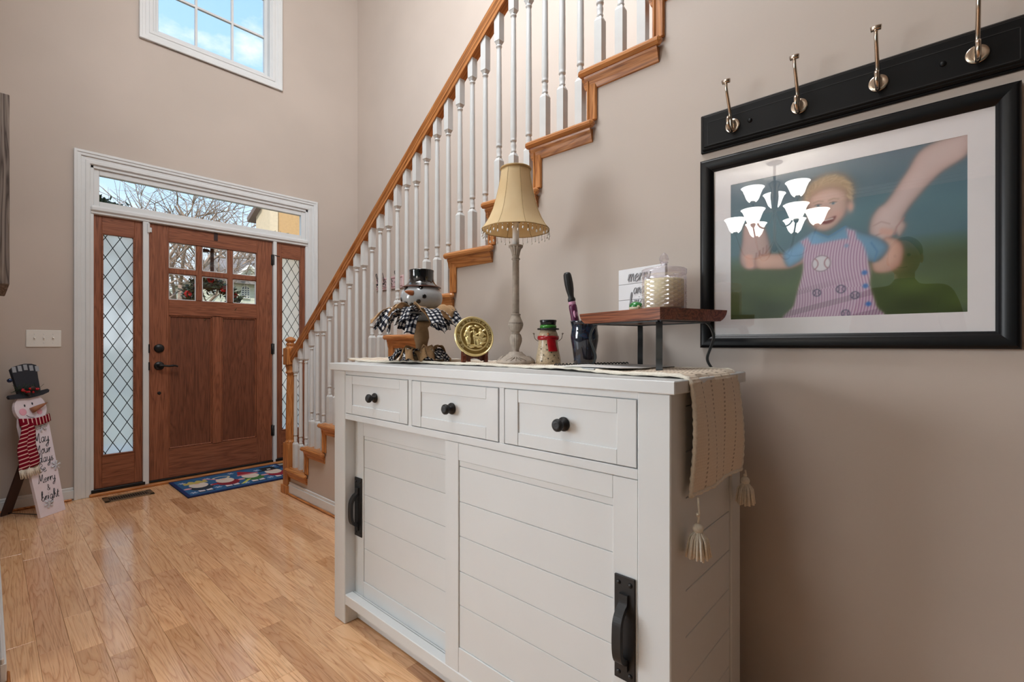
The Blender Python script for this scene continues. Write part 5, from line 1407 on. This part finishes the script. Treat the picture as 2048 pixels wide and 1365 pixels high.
# ------------------------------------------------------------------ doormat with gnomes
def paint_mat(W=230, H=150):
    X, Y = np.meshgrid(np.linspace(0, 820, W), np.linspace(0, 545, H)); img = np.zeros((H, W, 3)); img[:] = np.array([38, 92, 138]) / 255
    def put(m, c): img[m] = np.array(c) / 255
    brd = (X < 22) | (X > 798) | (Y < 26) | (Y > 522); 
    for (cx_, coat, hat, hatk) in ((140, (28, 44, 60), (186, 172, 96), 0), (325, (128, 22, 40), (206, 200, 170), 1), (515, (58, 110, 58), (150, 26, 44), 2), (700, (140, 22, 48), (16, 18, 26), 3)):
        x = X - cx_; y = Y - 60
        for s in (-1, 1):
            put((np.abs(x - s * 26) < 20) & (y > 20) & (y < 70), (208, 206, 214)); put((np.abs(x - s * 28) < 26) & (y > 0) & (y < 22), (30, 30, 44))
        put(((x / 78) ** 2 + ((y - 150) / 92) ** 2) < 1, coat)
        for s in (-1, 1): put((((x - s * 88) / 26) ** 2 + ((y - 165) / 22) ** 2) < 1, (198, 150, 160) if hatk != 1 else (160, 24, 40))
        put((((x) / 62) ** 2 + ((y - 230) / 86) ** 2 < 1) & (y < 300), (214, 202, 190))
        put((x / 18) ** 2 + ((y - 275) / 16) ** 2 < 1, (222, 168, 150))
        if hatk == 3:
            put((np.abs(x) < 92) & (np.abs(y - 300) < 18), hat); put((np.abs(x) < 58) & (y > 300) & (y < 410), hat); put((np.abs(x) < 14) & (np.abs(y - 330) < 16), (220, 220, 214))
        elif hatk == 0:
            put((np.abs(x) < 80) & (y > 285) & (y < 340 + 40 * np.abs(np.sin(x * .06))), hat)
        elif hatk == 1:
            d = np.hypot(x, (y - 330) * 1.4); put((d < 66) & (d > 48), hat)
        else:
            put((np.abs(x + (y - 285) * .25) < 76 - (y - 285) * .5) & (y > 285) & (y < 420), hat); put((np.abs(x) < 80) & (np.abs(y - 290) < 16), (200, 120, 130))
    for (sx_, sy_) in ((60, 430), (235, 440), (420, 90), (610, 420), (770, 120), (230, 120), (60, 90), (610, 110), (770, 470), (420, 470)):
        for k in range(3):
            a = k * PI / 3; dx, dy = X - sx_, Y - sy_; u_, v_ = dx * math.cos(a) + dy * math.sin(a), -dx * math.sin(a) + dy * math.cos(a); put((np.abs(u_) < 26) & (np.abs(v_) < 5), (168, 182, 206))
    put((np.abs((X - 430) - (Y - 130) * .8) < 14) & (Y > 80) & (Y < 190), (190, 196, 96)); put((np.abs((X - 250) + (Y - 400) * .8) < 12) & (Y > 350) & (Y < 450), (190, 130, 150))
    img[brd] = np.array([16, 38, 92]) / 255
    return img
dm = thing('doormat', 'blue doormat with four holiday gnomes lying before the front door', 'doormat', (1.384, 4.300, 0))
M_pile = attr_mat('mat_pile', 0.95, bump=0.6, bscale=420)
M_matb = plain('navy_mat_edge', rgb(16, 30, 66), 0.9)
B().box(-.410, .410, -.272, .272, .0006, .0085, .002).obj('mat_backing', M_matb, dm)
colour_grid('mat_print', paint_mat(), lambda u, v: (-.408 + .816 * u, -.270 + .540 * v, .0092), M_pile, dm)

# ------------------------------------------------------------------ snowman porch board
M_pwh = plain('whitewashed_board', rgb(232, 224, 234), 0.6, noise=0.05, nscale=14)
M_pedge = plain('raw_board_edge', rgb(196, 176, 158), 0.7)
M_phat = plain('slate_black_chalk_hat', rgb(34, 38, 48), 0.7)
M_pcarrot = plain('brown_carrot_paint', rgb(158, 106, 76), 0.6)
M_let = plain('dark_script_paint', rgb(44, 48, 56), 0.6)
M_pink2 = plain('rosy_cheek_paint', rgb(232, 170, 190), 0.7)
M_flake = plain('white_glitter_flake', rgb(226, 232, 240), 0.3, 0.2)
M_lace = plain('sheer_silver_trim', rgb(150, 156, 164), 0.6)
mk = M('red_striped_knit', rough=0.95, spec=0.1); tck = mk.n('TexCoord'); spk = mk.n('SeparateXYZ'); mk.l(tck.outputs['UV'], spk.inputs[0])
fk = mk.n('Math', operation='MULTIPLY'); fk.inputs[1].default_value = 38.0; mk.l(spk.outputs['Y'], fk.inputs[0]); f2 = mk.n('Math', operation='FRACT'); mk.l(fk.outputs[0], f2.inputs[0]); f3 = mk.n('Math', operation='GREATER_THAN'); f3.inputs[1].default_value = .74; mk.l(f2.outputs[0], f3.inputs[0])
mk.col(mk.mix(f3.outputs[0], rgb(122, 14, 36), rgb(226, 190, 182))); M_scarf = mk.m
A_ = math.atan2(.1075, .1252)
ps = thing('snowman_board', 'tall leaning wooden snowman board with striped scarf lettered May Your days Be Merry and bright', 'decoration', (.296, 4.316, .001), (0, 0, A_))
TL = math.atan2(.215, .985)
XFs = Matrix.Rotation(-TL, 4, 'X')
def pb_(): return B(XFs)                       # local: x across, z up the board, -y toward the viewer
def outline_body():
    P = [(-.082, 0), (.082, 0), (.094, .60)]
    for a in range(-38, 219, 12): P.append((.100 * math.cos(R(a)), .705 + .098 * math.sin(R(a))))
    P.append((-.094, .60)); return P
b = pb_(); b.prism(outline_body(), lambda u, v, t: (u, .018 * t, v)); o = fixn(b.obj('board', [M_pwh], ps))
b = pb_(); hp = [(-.055, .775), (-.125, .778), (-.132, .790), (-.125, .802), (-.070, .806), (-.078, .90), (-.085, .965), (-.06, .985), (0, 1.0), (.05, .998), (.078, .988), (.072, .90), (.070, .815), (.118, .822), (.130, .812), (.122, .798), (.08, .784), (0, .772)]
b.prism(hp, lambda u, v, t: (u, -.014 + .016 * t, v)); fixn(b.obj('top_hat', M_phat, ps))
b = pb_()
for i in range(5): b.box(-.080 + i * .036, -.080 + i * .036 + .024, -.0165, -.0135, .945 + .006 * (2 - abs(i - 2)), .982 + .006 * (2 - abs(i - 2)), .001)
b.obj('hat_trim', M_lace, ps)
for x_, z_ in ((-.037, .727), (.012, .735)): b = pb_(); b.ball((x_, -.001, z_), .006, 10, sc=(.8, .4, 1.5)); b.obj('eye', M_let, ps)
b = pb_(); b.tube(cr([(-.038, -.001, .665), (-.022, -.001, .650), (.006, -.001, .644)], 5), .0013, 5); b.obj('mouth', M_let, ps)
b = pb_(); b.ball((-.055, -.0006, .688), .023, 16, sc=(1, .06, 1)); b.ball((.048, -.0006, .676), .018, 14, sc=(1, .06, 1)); b.obj('cheek', M_pink2, ps)
b = pb_(); b.lathe([(.019, 0), (.016, .03), (.010, .07), (.002, .105)], (-.008, -.012, .690), 14, axis=(.93, -.1, .36)); b.obj('carrot_nose', M_pcarrot, ps)
def cloth(P, UVs, name, mat, solid=.006):
    r, c = P.shape[:2]; b = pb_(); fs_ = [(i * c + j, i * c + j + 1, (i + 1) * c + j + 1, (i + 1) * c + j) for i in range(r - 1) for j in range(c - 1)]
    b.add(P.reshape(-1, 3).tolist(), fs_, 0, True, UVs); return b.obj(name, mat, ps, solid=solid)
P = np.zeros((26, 6, 3)); uv = []
for i in range(26):
    t = i / 25
    for j in range(6):
        s = j / 5; P[i, j] = (-.098 + .196 * t, -.010 - .012 * math.sin(PI * t), .598 + .050 * s - .022 * math.sin(PI * (t * .8)) + .02 * t); uv.append((s, t * .22))
cloth(P, uv, 'scarf', M_scarf)
for (x0, x1, z0, z1, w0, w1) in ((-.070, -.128, .622, .330, .040, .075), (-.045, -.072, .605, .335, .040, .062)):
    P = np.zeros((22, 6, 3)); uv = []
    for i in range(22):
        t = i / 21; w = w0 + (w1 - w0) * math.sin(t * PI * .62)
        for j in range(6):
            s = j / 5 - .5; P[i, j] = (x0 + (x1 - x0) * t + s * w + .006 * math.sin(t * 9), -.016 - .006 * math.cos(s * 5) - (.006 if x0 > -.06 else 0), z0 + (z1 - z0) * t + s * .012); uv.append((s, t * .30))
    so = cloth(P, uv, 'scarf_tail', M_scarf)
    b = pb_()
    for j in range(14):
        s = j / 13 - .5; xx = x1 + s * w1 * .95; b.tube([(xx, -.018, z1 + .004 + s * .012), (xx + .002 * math.sin(j), -.018, z1 - .025), (xx + .004 * math.sin(j * 2), -.018, z1 - .058 + .005 * math.sin(j * 3))], .0022, 5)
    b.obj('fringe', M_yarn, so)
M_pine = plain('pine_sprig_green', rgb(36, 62, 38), 0.7, noise=0.3, nscale=80)
M_berry = plain('red_berry', rgb(176, 20, 32), 0.25)
M_cone = plain('pinecone_brown', rgb(46, 26, 24), 0.6)
b = pb_()
for i in range(60):
    x_ = -.10 + .16 * random.random(); b.tube([(x_, -.020, .815 + .012 * random.random()), (x_ + random.uniform(-.05, .04), -.022 - .03 * random.random(), .815 + random.uniform(-.03, .05))], .0011, 3)
stuff(b.obj('pine_sprig', M_pine, ps))
for i in range(11): b = pb_(); b.ball((random.uniform(-.07, .05), -.032, random.uniform(.80, .845)), .0075, 10); b.obj('berry', M_berry, ps)
b = pb_(); b.ball((.005, -.030, .832), .018, 14, sc=(1.1, .8, .9)); b.ball((-.02, -.028, .80), .012, 12, sc=(.8, .7, 1.6)); b.obj('pinecone', M_cone, ps)
b = pb_(); b.ball((-.112, -.020, .895), .013, 16); b.obj('jingle_bell', M('shiny_blue_bell', rgb(60, 76, 110), .08, .9).m, ps)
def flake(x_, z_, r_):
    b = pb_()
    for k in range(6):
        a = k * PI / 3 + .2; c_, s_ = math.cos(a), math.sin(a)
        b.tube([(x_, -.006, z_), (x_ + r_ * c_, -.006, z_ + r_ * s_)], r_ * .09, 5)
        for q in (.5, .78):
            for s in (-1, 1): a2 = a + s * .9; b.tube([(x_ + r_ * q * c_, -.006, z_ + r_ * q * s_), (x_ + r_ * q * c_ + r_ * .28 * math.cos(a2), -.006, z_ + r_ * q * s_ + r_ * .28 * math.sin(a2))], r_ * .06, 4)
    b.ball((x_, -.006, z_), r_ * .2, 8); b.obj('snowflake', M_flake, ps)
flake(.038, .575, .034); flake(.075, .305, .032); flake(-.018, .075, .030)
b = pb_()
for (tx_, x_, z_, h) in (('May', .022, .473, .040), ('Your', .020, .400, .036), ('days', .024, .343, .036), ('Be', -.012, .281, .034), ('Merry', .004, .215, .034), ('&', .002, .158, .026), ('bright', .002, .098, .036)):
    script_text(b, tx_, lambda u, v: (u, -.0008, v), h * .82, x_, z_, .055)
b.obj('script_lettering', M_let, ps)
b = B()
hinge = XFs @ Vector((0, .019, .52)); 
foot_w = Vector((.085, 4.50, 0)); inv = Matrix.Rotation(-A_, 3, 'Z'); foot = inv @ (foot_w - Vector((.296, 4.316, .001)))
b.strip([tuple(hinge), (foot.x, foot.y, .004)], .062, (1, 0, 0), .012); b.obj('prop_leg', plain('dark_brown_prop', rgb(72, 50, 44), 0.6), ps)
b = B(); b.tube([(foot.x + .01, foot.y, .012), tuple(XFs @ Vector((-.06, .018, .02)))], .0025, 6); b.obj('stay_wire', M_black, ps)

# ------------------------------------------------------------------ hook board on the stair wall
M_pinkw = plain('pink_distressed_board', rgb(206, 178, 178), 0.6, noise=0.12, nscale=30)
M_pinkd = plain('rose_painted_edge', rgb(168, 122, 122), 0.6)
hb_ = thing('hook_board', 'faded pink bird hook board on the stair wall seen through the balusters', 'coat rack', (2.635, 3.985, 1.700))
B().box(-.016, 0, -.225, .225, -.060, .060, .003).obj('back_board', M_pinkw, hb_)
b = B(); b.box(-.019, -.014, -.222, .222, .036, .046, .002); b.box(-.019, -.014, -.222, .222, -.046, -.036, .002); b.obj('painted_band', M_pinkd, hb_)
for yy in (-.16, -.055, .055, .16):
    b = B(); b.tube(cr([(-.018, yy, -.02), (-.030, yy, .0), (-.050, yy, .05), (-.062, yy, .085), (-.060, yy - .008, .098), (-.056, yy - .010, .085), (-.045, yy - .008, .05), (-.018, yy - .004, .01)], 4), .003, 6); b.tube(cr([(-.018, yy, -.03), (-.045, yy, -.035), (-.055, yy, -.02)], 4), .003, 6); b.obj('hook', M_black, hb_)
    b = B(); b.ball((-.018, yy + .045, 0), .012, 10, sc=(.3, 1.3, .9)); b.lathe([(.004, 0), (.001, .02)], (-.018, yy + .056, .0), 6, axis=(0, 1, .3)); b.obj('painted_bird', M_black, hb_)
# thermostat-like white button on the same wall
wb = B(); wb.lathe([(.016, 0), (.016, .006), (.008, .010), (.001, .011)], (2.635, 3.13, 2.31), 16, axis=(-1, 0, 0)); o = wb.obj('door_stop_button', M_trim); tag(o, 'tiny white round bumper on the stair wall behind the balusters', 'bumper')

# ------------------------------------------------------------------ barnwood frame on the left wall
M_barn = wood('weathered_barnwood', rgb(82, 74, 70), rgb(126, 116, 110), rgb(150, 140, 132), 'Z', 1.0, rough=0.85, bump=0.4, spec=0.2)
M_barny = wood('weathered_barnwood_rail', rgb(90, 80, 74), rgb(132, 118, 110), rgb(150, 138, 130), 'Y', 1.0, rough=0.85, bump=0.4, spec=0.2)
bf = thing('barnwood_frame', 'weathered grey barnwood frame jutting in at the far left edge of view', 'frame', (.03, 3.6, 1.82))
bz0, bz1 = 1.385 - 1.82, 2.262 - 1.82
for (ya, yb) in ((-.40, -.31), (.31, .40)): B().box(0.0005, .043, ya, yb, bz0, bz1, .003).obj('stile', M_barn, bf)
for (za, zb2) in ((bz0, bz0 + .09), (bz1 - .09, bz1)): B().box(.0005, .043, -.31, .31, za, zb2, .003).obj('rail', M_barny, bf)
B().box(.002, .02, -.31, .31, bz0 + .09, bz1 - .09).obj('back_panel', M_barny, bf)

# ------------------------------------------------------------------ chandelier in the dining room (reflected in the picture glass)
M_ironb = plain('bronze_chandelier_iron', rgb(92, 84, 76), 0.4, 0.7)
M_shl = emit('lit_frosted_shade', (1.0, 0.96, 0.90, 1), 10.0)
chx, chy, chz = -1.75, 1.14, 2.74
ch = thing('chandelier', 'lit iron chandelier with nine white shades mirrored in the picture glass', 'chandelier', (chx, chy, chz))
b = B(); b.lathe([(.001, -.16), (.012, -.15), (.012, -.02), (.06, -.012), (.065, -.0005)], n=20); b.obj('canopy', M_ironb, ch)
b = B(); b.lathe([(.010, -.80), (.022, -.78), (.03, -.74), (.014, -.70), (.012, -.45), (.022, -.42), (.034, -.30), (.026, -.24), (.045, -.20), (.05, -.185), (.012, -.16)], n=16); b.obj('stem', M_ironb, ch)
for (n_, r_, za, zs) in ((6, .32, -.82, -.60), (3, .20, -.56, -.36)):
    for i in range(n_):
        a = 2 * PI * i / n_ + (.3 if n_ == 6 else .8); c_, s_ = math.cos(a), math.sin(a)
        b = B(); b.tube(cr([(.012 * c_, .012 * s_, za + .10), (r_ * .35 * c_, r_ * .35 * s_, za - .02), (r_ * .75 * c_, r_ * .75 * s_, za), (r_ * c_, r_ * s_, zs - .01)], 6), .007, 6); b.lathe([(.012, -.02), (.022, 0), (.02, .01)], (r_ * c_, r_ * s_, zs), 12); ar = b.obj('arm', M_ironb, ch)
        b = B(); b.lathe([(.032, .008), (.050, .03), (.066, .075), (.082, .115), (.096, .130)], (r_ * c_, r_ * s_, zs), 18, cap=False); b.obj('glass_shade', M_shl, ar, solid=.002)

# ------------------------------------------------------------------ outdoors
M_lawn = plain('winter_lawn', rgb(120, 116, 84), 0.95, noise=0.3, nscale=0.6)
g_ = B().box(-60, 90, YD + .18, 140, -.5, -.15).obj('ground', M_lawn); struct(g_)
M_porch = plain('porch_concrete', rgb(196, 192, 184), 0.8)
struct(B().box(-1.5, 4.0, YD + .16, 7.0, -.149, -.02).obj('floor_porch', M_porch))
M_bark = plain('grey_brown_bark', rgb(150, 130, 114), 0.9, noise=0.25, nscale=12, bump=0.4)
def tree_mesh(seed, H, spread=.5, lv=5, r0=.13):
    r = random.Random(seed); b = B(); tw = B()
    def grow(p, d, L_, rad, k):
        q = p; pts = [p]; rs = [rad]
        for i in range(4):
            d = (d + Vector((r.uniform(-1, 1), r.uniform(-1, 1), r.uniform(-.3, .6))) * .12 * (1 if k < lv else .4)).normalized(); q = q + d * (L_ / 4); pts.append(q); rs.append(rad * (1 - .45 * (i + 1) / 4))
        (b if k >= lv - 1 else tw).tube(pts, rs, 6 if k >= lv - 1 else 3)
        if k <= 0: return
        for j in range(r.choice((3, 3, 4)) if k < lv else 6):
            t = r.uniform(.35, 1.0) if k < lv else r.uniform(.4, 1.0); m = pts[min(4, int(t * 4 + .5))]
            a = r.uniform(0, 2 * PI); perp = d.orthogonal().normalized(); perp = Matrix.Rotation(a, 3, d) @ perp
            nd = (d * r.uniform(.5, 1.0) + perp * spread * r.uniform(.7, 1.5)).normalized(); grow(m, nd, L_ * r.uniform(.5, .75), max(rad * .5, .0075), k - 1)
    grow(Vector((0, 0, -.1)), Vector((0, 0, 1)), H * .5, r0, lv)
    return b, tw
protot = []
for i, (sd_, H, sp_, r0) in enumerate(((1, 12, .6, .16), (2, 15, .5, .2), (3, 10, .8, .12))):
    b, tw = tree_mesh(sd_, H, sp_, 4, r0)
    t = thing('bare_tree', 'leafless tree beyond the front yard', 'tree', (0, 0, -.15))
    b.obj('trunk', M_bark, t); stuff(tw.obj('twigs', M_bark, t)); protot.append(t)
def upos(px, Y):
    u = (px - 1024) / 955.7; A2 = R(47.74); s, c = math.sin(A2), math.cos(A2); return ((s + u * c) / (c - u * s) * Y, Y)
used_t = set(); tl = []
for (px, Y, k, lab) in ((352, 17, 1, 'thick trunked leafless tree in the left panes of the front door'), (372, 24, 0, 'slimmer leafless tree just right of the thick trunk in the door panes'), (230, 16, 2, 'leafless tree with arching branches at the left of the transom'),
                        (330, 27, 0, 'broad leafless tree filling the middle of the transom'), (392, 33, 1, 'leafless tree behind the middle of the transom'), (470, 40, 2, 'small leafless tree low in the transom near the tan house'), (500, 47, 0, 'distant leafless tree beside the tan house gable'),
                        (280, 38, 1, 'far leafless tree left of the middle of the transom'), (426, 52, 0, 'faraway leafless tree seen above the wreath hanger')):
    if k not in used_t: t = protot[k]; used_t.add(k)
    else:
        t = dup(protot[k])
        for c in protot[k].children: dup(c, parent=t)
    x_, y_ = upos(px, Y); Hm = (12, 15, 10)[k]; sc = .36 * Y / Hm; t.scale = (sc * 1.25, sc * 1.25, sc); t.location = (x_, y_, -.15); t.rotation_euler = (0, 0, Y * 1.7); t['label'] = lab; t['group'] = 'bare trees outside'
M_side = plain('pale_green_siding', rgb(206, 208, 188), 0.8); M_shing = plain('grey_shingles', rgb(140, 132, 128), 0.9, noise=0.25, nscale=3)
M_wtrim = plain('white_house_trim', rgb(240, 238, 226), 0.6); M_wpane = plain('dark_house_glass', rgb(60, 70, 78), 0.15)
# neighbour's house across the street
Yh = 30.0
xa, xb = upos(405, Yh)[0], upos(560, Yh)[0]
def zh(py, px=480): 
    u = (px - 1024) / 955.7; A2 = R(47.74); t = Yh / (math.cos(A2) - u * math.sin(A2)); return 1.11 - (py - 688.7) / 955.7 * t
hs = thing('siding_house', 'pale green sided house with grey roof and arched window across the street', 'house', (0, Yh, 0))
xg0, xg1 = upos(452, Yh)[0], upos(545, Yh)[0]; xgp = upos(489, Yh)[0]
b = B(); b.box(xa, xb, 0, 7, -.15, zh(566)); wl = b.obj('wall', M_side, hs)
b = B(); zz = .4
while zz < zh(566): b.box(xa, xb, -.02, 0, zz, zz + .015); zz += .22
stuff(b.obj('siding_lap', M_wtrim, wl))
zr0, zr1 = zh(562), zh(499)
b = B(); b.prism([(-.6, zr0), (3.5, zr1), (7.6, zr0), (7.6, zr0 - .2), (-.6, zr0 - .2)], lambda u, v, t: (upos(462, Yh)[0] + (xb + 1 - upos(462, Yh)[0]) * t, u, v)); fixn(b.obj('roof', M_shing, hs))
b = B(); b.prism([(xa - .3, zh(566)), (upos(470, Yh)[0], zh(566)), (upos(470, Yh)[0], zh(545)), (xa + 1.0, zh(548))], lambda u, v, t: (u, -.3 + 6 * t, v)); fixn(b.obj('low_roof', M_shing, hs))
gx0_, gx1_ = upos(472, Yh)[0], upos(509, Yh)[0]
b = B(); b.prism([(gx0_, zh(553)), (gx1_, zh(553)), (xgp, zh(537))], lambda u, v, t: (u, -.75 + .7 * t, v)); fixn(b.obj('gable', M_side, hs))
b = B()
for (p, q) in (((gx0_ - .15, zh(555)), (xgp, zh(535))), ((gx1_ + .15, zh(555)), (xgp, zh(535)))): b.tube([(p[0], -.85, p[1]), (q[0], -.85, q[1])], .11, 4, smooth=False)
b.obj('gable_trim', M_wtrim, hs)
def hwin(x0, x1, z0, z1, arch, nm):
    b = B(); P = [(x0, z0), (x1, z0), (x1, z1)]
    if arch:
        r = (x1 - x0) / 2; P += [(x0 + r + r * math.cos(R(a)), z1 + r * math.sin(R(a))) for a in range(15, 180, 15)]
    P += [(x0, z1)]
    cxm = (x0 + x1) / 2; czm = (z0 + z1) / 2; Q = [((p - cxm) * 1.22 + cxm, (q - czm) * 1.14 + czm) for p, q in P]
    b.prism(Q, lambda u, v, t: (u, -.06 + .06 * t, v)); w_ = fixn(b.obj('window', M_wtrim, hs))
    b = B(); b.prism(P, lambda u, v, t: (u, -.08 + .03 * t, v)); fixn(b.obj('pane', M_wpane, w_))
    b = B()
    for i in (1, 2): b.box(x0 + (x1 - x0) * i / 3 - .02, x0 + (x1 - x0) * i / 3 + .02, -.11, -.08, z0, z1 + (.3 if arch else 0))
    for i in range(0, 5): zz_ = z0 + (z1 - z0) * i / 4; b.box(x0, x1, -.11, -.08, zz_ - .02, zz_ + .02)
    b.obj('muntin', M_wtrim, w_)
hwin(upos(483, Yh)[0], upos(497.5, Yh)[0], zh(596), zh(579), True, 'a'); hwin(upos(417.5, Yh)[0], upos(427, Yh)[0], zh(592), zh(577.5), False, 'b')
# tan neighbour house close by on the right
M_tan_sun = plain('house_siding_sunlit', rgb(226, 204, 172), 0.85); M_tan_shade = plain('house_siding_shaded', rgb(206, 164, 112), 0.85); M_eave = plain('brown_eave', rgb(112, 92, 84), 0.8)  # one siding; its sunlit and shaded tones put into two colours
Yt = 13.0; xc = upos(548, Yt)[0]
def zt3(py, px, Y): 
    u = (px - 1024) / 955.7; A2 = R(47.74); t = Y / (math.cos(A2) - u * math.sin(A2)); return 1.11 - (py - 688.7) / 955.7 * t
th_ = thing('tan_house', 'tan neighbouring house with gable at the right of the transom', 'house', (0, 0, 0))
B().box(xc, xc + 5, Yt, Yt + .4, -.15, zt3(425, 548, Yt) + 1.6).obj('front_wall', M_tan_shade, th_)
b = B(); Y2 = Yt + .95
b.prism([(Yt, -.15), (Y2, -.15), (Y2, zt3(430, 513, Y2)), (Yt + .60, zt3(413, 523, Yt + .60)), (Yt + .3, zt3(402, 535, Yt + .3) + .3), (Yt, zt3(405, 548, Yt) + .6)], lambda u, v, t: (xc - .1 + .1 * t, u, v)); fixn(b.obj('side_wall', M_tan_sun, th_))
b = B(); b.strip([(xc - .1, Y2 + .30, zt3(442, 503, Y2 + .3)), (xc - .1, Yt + .45, zt3(406, 528, Yt + .45))], .25, (1, 0, 0), .13); b.obj('eave', M_eave, th_)
b = B(); b.box(xc - .12, xc + .08, Yt - .05, Yt + .05, -.15, 7.0); b.box(xc + 1.25, xc + 1.32, Yt - .06, Yt, -.15, 7); b.obj('corner_board', M_tan_sun, th_)
# wreath on the outside of the door, and its hanger
M_leaf = plain('evergreen_leaf', rgb(58, 74, 42), 0.6, noise=0.35, nscale=40); M_poins = plain('red_ribbon_flower', rgb(206, 28, 34), 0.5)
def tufts(n, path_fn, size, seed, rad):
    r = np.random.default_rng(seed); v = []; f = []
    for i in range(n):
        p = Vector(path_fn(r.random())) + Vector(r.normal(0, rad, 3)); d = Vector(r.normal(0, 1, 3)).normalized(); s_ = d.orthogonal().normalized() * size * .28
        k = len(v); v += [tuple(p - s_ * .4), tuple(p + d * size * .5 + s_), tuple(p + d * size), tuple(p + d * size * .5 - s_)]; f.append((k, k + 1, k + 2, k + 3))
    b = B(); b.add(v, f); return b
wr = thing('door_wreath', 'evergreen wreath with red flowers hung outside the front door glass', 'wreath', (1.318, YF + .105, 1.455))
stuff(tufts(1500, lambda t: (.178 * math.cos(t * 2 * PI), 0, .178 * math.sin(t * 2 * PI)), .05, 4, .026).obj('foliage', M_leaf, wr))
b = B(); b.tube([(.178 * math.cos(t), .01, .178 * math.sin(t)) for t in np.linspace(0, 2 * PI, 25)[:-1]], .012, 6, closed=True); b.obj('ring', M_bark, wr)
for (a, rr2) in ((158, .20), (128, .19), (205, .22), (30, .19), (-2, .17), (-20, .20), (95, .21), (60, .16)):
    b = B(); c_ = (rr2 * math.cos(R(a)), -.035, rr2 * math.sin(R(a)))
    for k in range(6): q = k * PI / 3; b.ball((c_[0] + .016 * math.cos(q), c_[1], c_[2] + .016 * math.sin(q)), .014, 8, sc=(1, .35, 1))
    b.obj('red_flower', M_poins, wr)
b = B(); b.box(-.014, .014, -.006, -.003, .14, .648); b.box(-.014, .014, -.106, -.003, .606, .609); b.box(-.014, .014, -.109, -.106, .538, .609); b.lathe([(.03, -.01), (.045, 0), (.03, .014), (.002, .02)], (-.05, .02, .46), 14); b.obj('hanger', M_cone, wr)
# garland over the entrance outside
ga = thing('garland', 'evergreen garland draped outside along the bottom of the transom', 'garland', (1.3, YD + .20, 2.16))
def gpath(t):
    x_ = -.80 + 1.6 * t; z_ = -.03 + .07 * math.exp(-((t - .03) / .10) ** 2) - .045 * math.exp(-((t - .52) / .26) ** 2) + .02 * math.exp(-((t - .85) / .06) ** 2); return (x_, 0, z_)
stuff(tufts(1700, gpath, .05, 8, .018).obj('foliage', M_leaf, ga)); b = B(); b.tube([gpath(t) for t in np.linspace(0, 1, 30)], .01, 6); b.obj('cord', M_bark, ga)

# ------------------------------------------------------------------ the photographer, mirrored in the picture glass
def skin_body():
    J = [(0, 0, .98), (0, 0, 1.18), (0, .01, 1.38), (0, 0, 1.47), (0, -.01, 1.54),
         (-.18, 0, 1.41), (-.24, -.03, 1.14), (-.20, -.20, 1.02), (.18, 0, 1.41), (.24, -.03, 1.14), (.20, -.20, 1.02),
         (-.10, 0, .90), (-.11, -.01, .50), (-.12, .02, .09), (-.13, -.13, .035), (.10, 0, .90), (.11, -.01, .50), (.12, .02, .09), (.13, -.13, .035)]
    E = [(0, 1), (1, 2), (2, 3), (3, 4), (2, 5), (5, 6), (6, 7), (2, 8), (8, 9), (9, 10), (0, 11), (11, 12), (12, 13), (13, 14), (0, 15), (15, 16), (16, 17), (17, 18)]
    rad = [.15, .15, .16, .065, .055, .075, .052, .040, .075, .052, .040, .10, .070, .05, .042, .10, .070, .05, .042]
    me = bpy.data.meshes.new('body'); me.from_pydata(J, E, []); o = bpy.data.objects.new('body', me); COL.objects.link(o)
    sk = o.modifiers.new('skin', 'SKIN'); sk.use_smooth_shade = True
    me.skin_vertices[0].data[0].use_root = True
    for i, r in enumerate(rad): me.skin_vertices[0].data[i].radius = (r, r)
    o.modifiers.new('sub', 'SUBSURF').render_levels = 2
    return o
pp = thing('person', 'person in dark clothes standing behind the camera, mirrored in the picture glass', 'person', (-.80, .19, 0), (0, 0, R(95)))
M_dkcl = plain('dark_clothes', rgb(40, 40, 46), 0.9); M_skin = plain('skin', rgb(168, 126, 104), 0.55); M_hair = plain('dark_hair', rgb(32, 26, 24), 0.7)
bo = skin_body(); bo.data.materials.append(M_dkcl); bo.parent = pp
b = B(); b.ball((0, -.01, 1.64), .095, 20, sc=(.82, .98, 1.25)); b.ball((0, -.105, 1.625), .018, 10, sc=(.7, .9, 1.3)); b.ball((-.08, 0, 1.63), .025, 10, sc=(.4, .8, 1.2)); b.ball((.08, 0, 1.63), .025, 10, sc=(.4, .8, 1.2)); b.tube([(0, 0, 1.48), (0, -.005, 1.57)], .05, 12)
hd = b.obj('head', M_skin, pp)
b = B(); b.ball((0, .015, 1.675), .10, 20, sc=(.86, .98, 1.0)); b.obj('hair', M_hair, pp)
b = B(); b.ball((-.032, -.093, 1.645), .010, 8); b.ball((.032, -.093, 1.645), .010, 8); b.tube(cr([(-.025, -.095, 1.575), (0, -.101, 1.571), (.025, -.095, 1.575)], 4), .004, 6); b.obj('eyes_and_lips', M_hair, hd)
for s in (-1, 1):
    b = B(); hx, hy_, hz2 = s * .20, -.22, 1.01
    b.ball((hx, hy_ - .03, hz2), .045, 12, sc=(.75, 1.1, .45))
    for k in range(4): b.tube(cr([(hx + (k - 1.5) * .018, hy_ - .065, hz2), (hx + (k - 1.5) * .019, hy_ - .10 - .01 * (k in (1, 2)), hz2 - .012), (hx + (k - 1.5) * .018, hy_ - .115 - .012 * (k in (1, 2)), hz2 - .04)], 4), .0085, 7)
    b.tube(cr([(hx - s * .030, hy_ - .02, hz2), (hx - s * .050, hy_ - .05, hz2 - .005), (hx - s * .048, hy_ - .08, hz2 - .015)], 4), .010, 7); b.obj('hand', M_skin, pp)
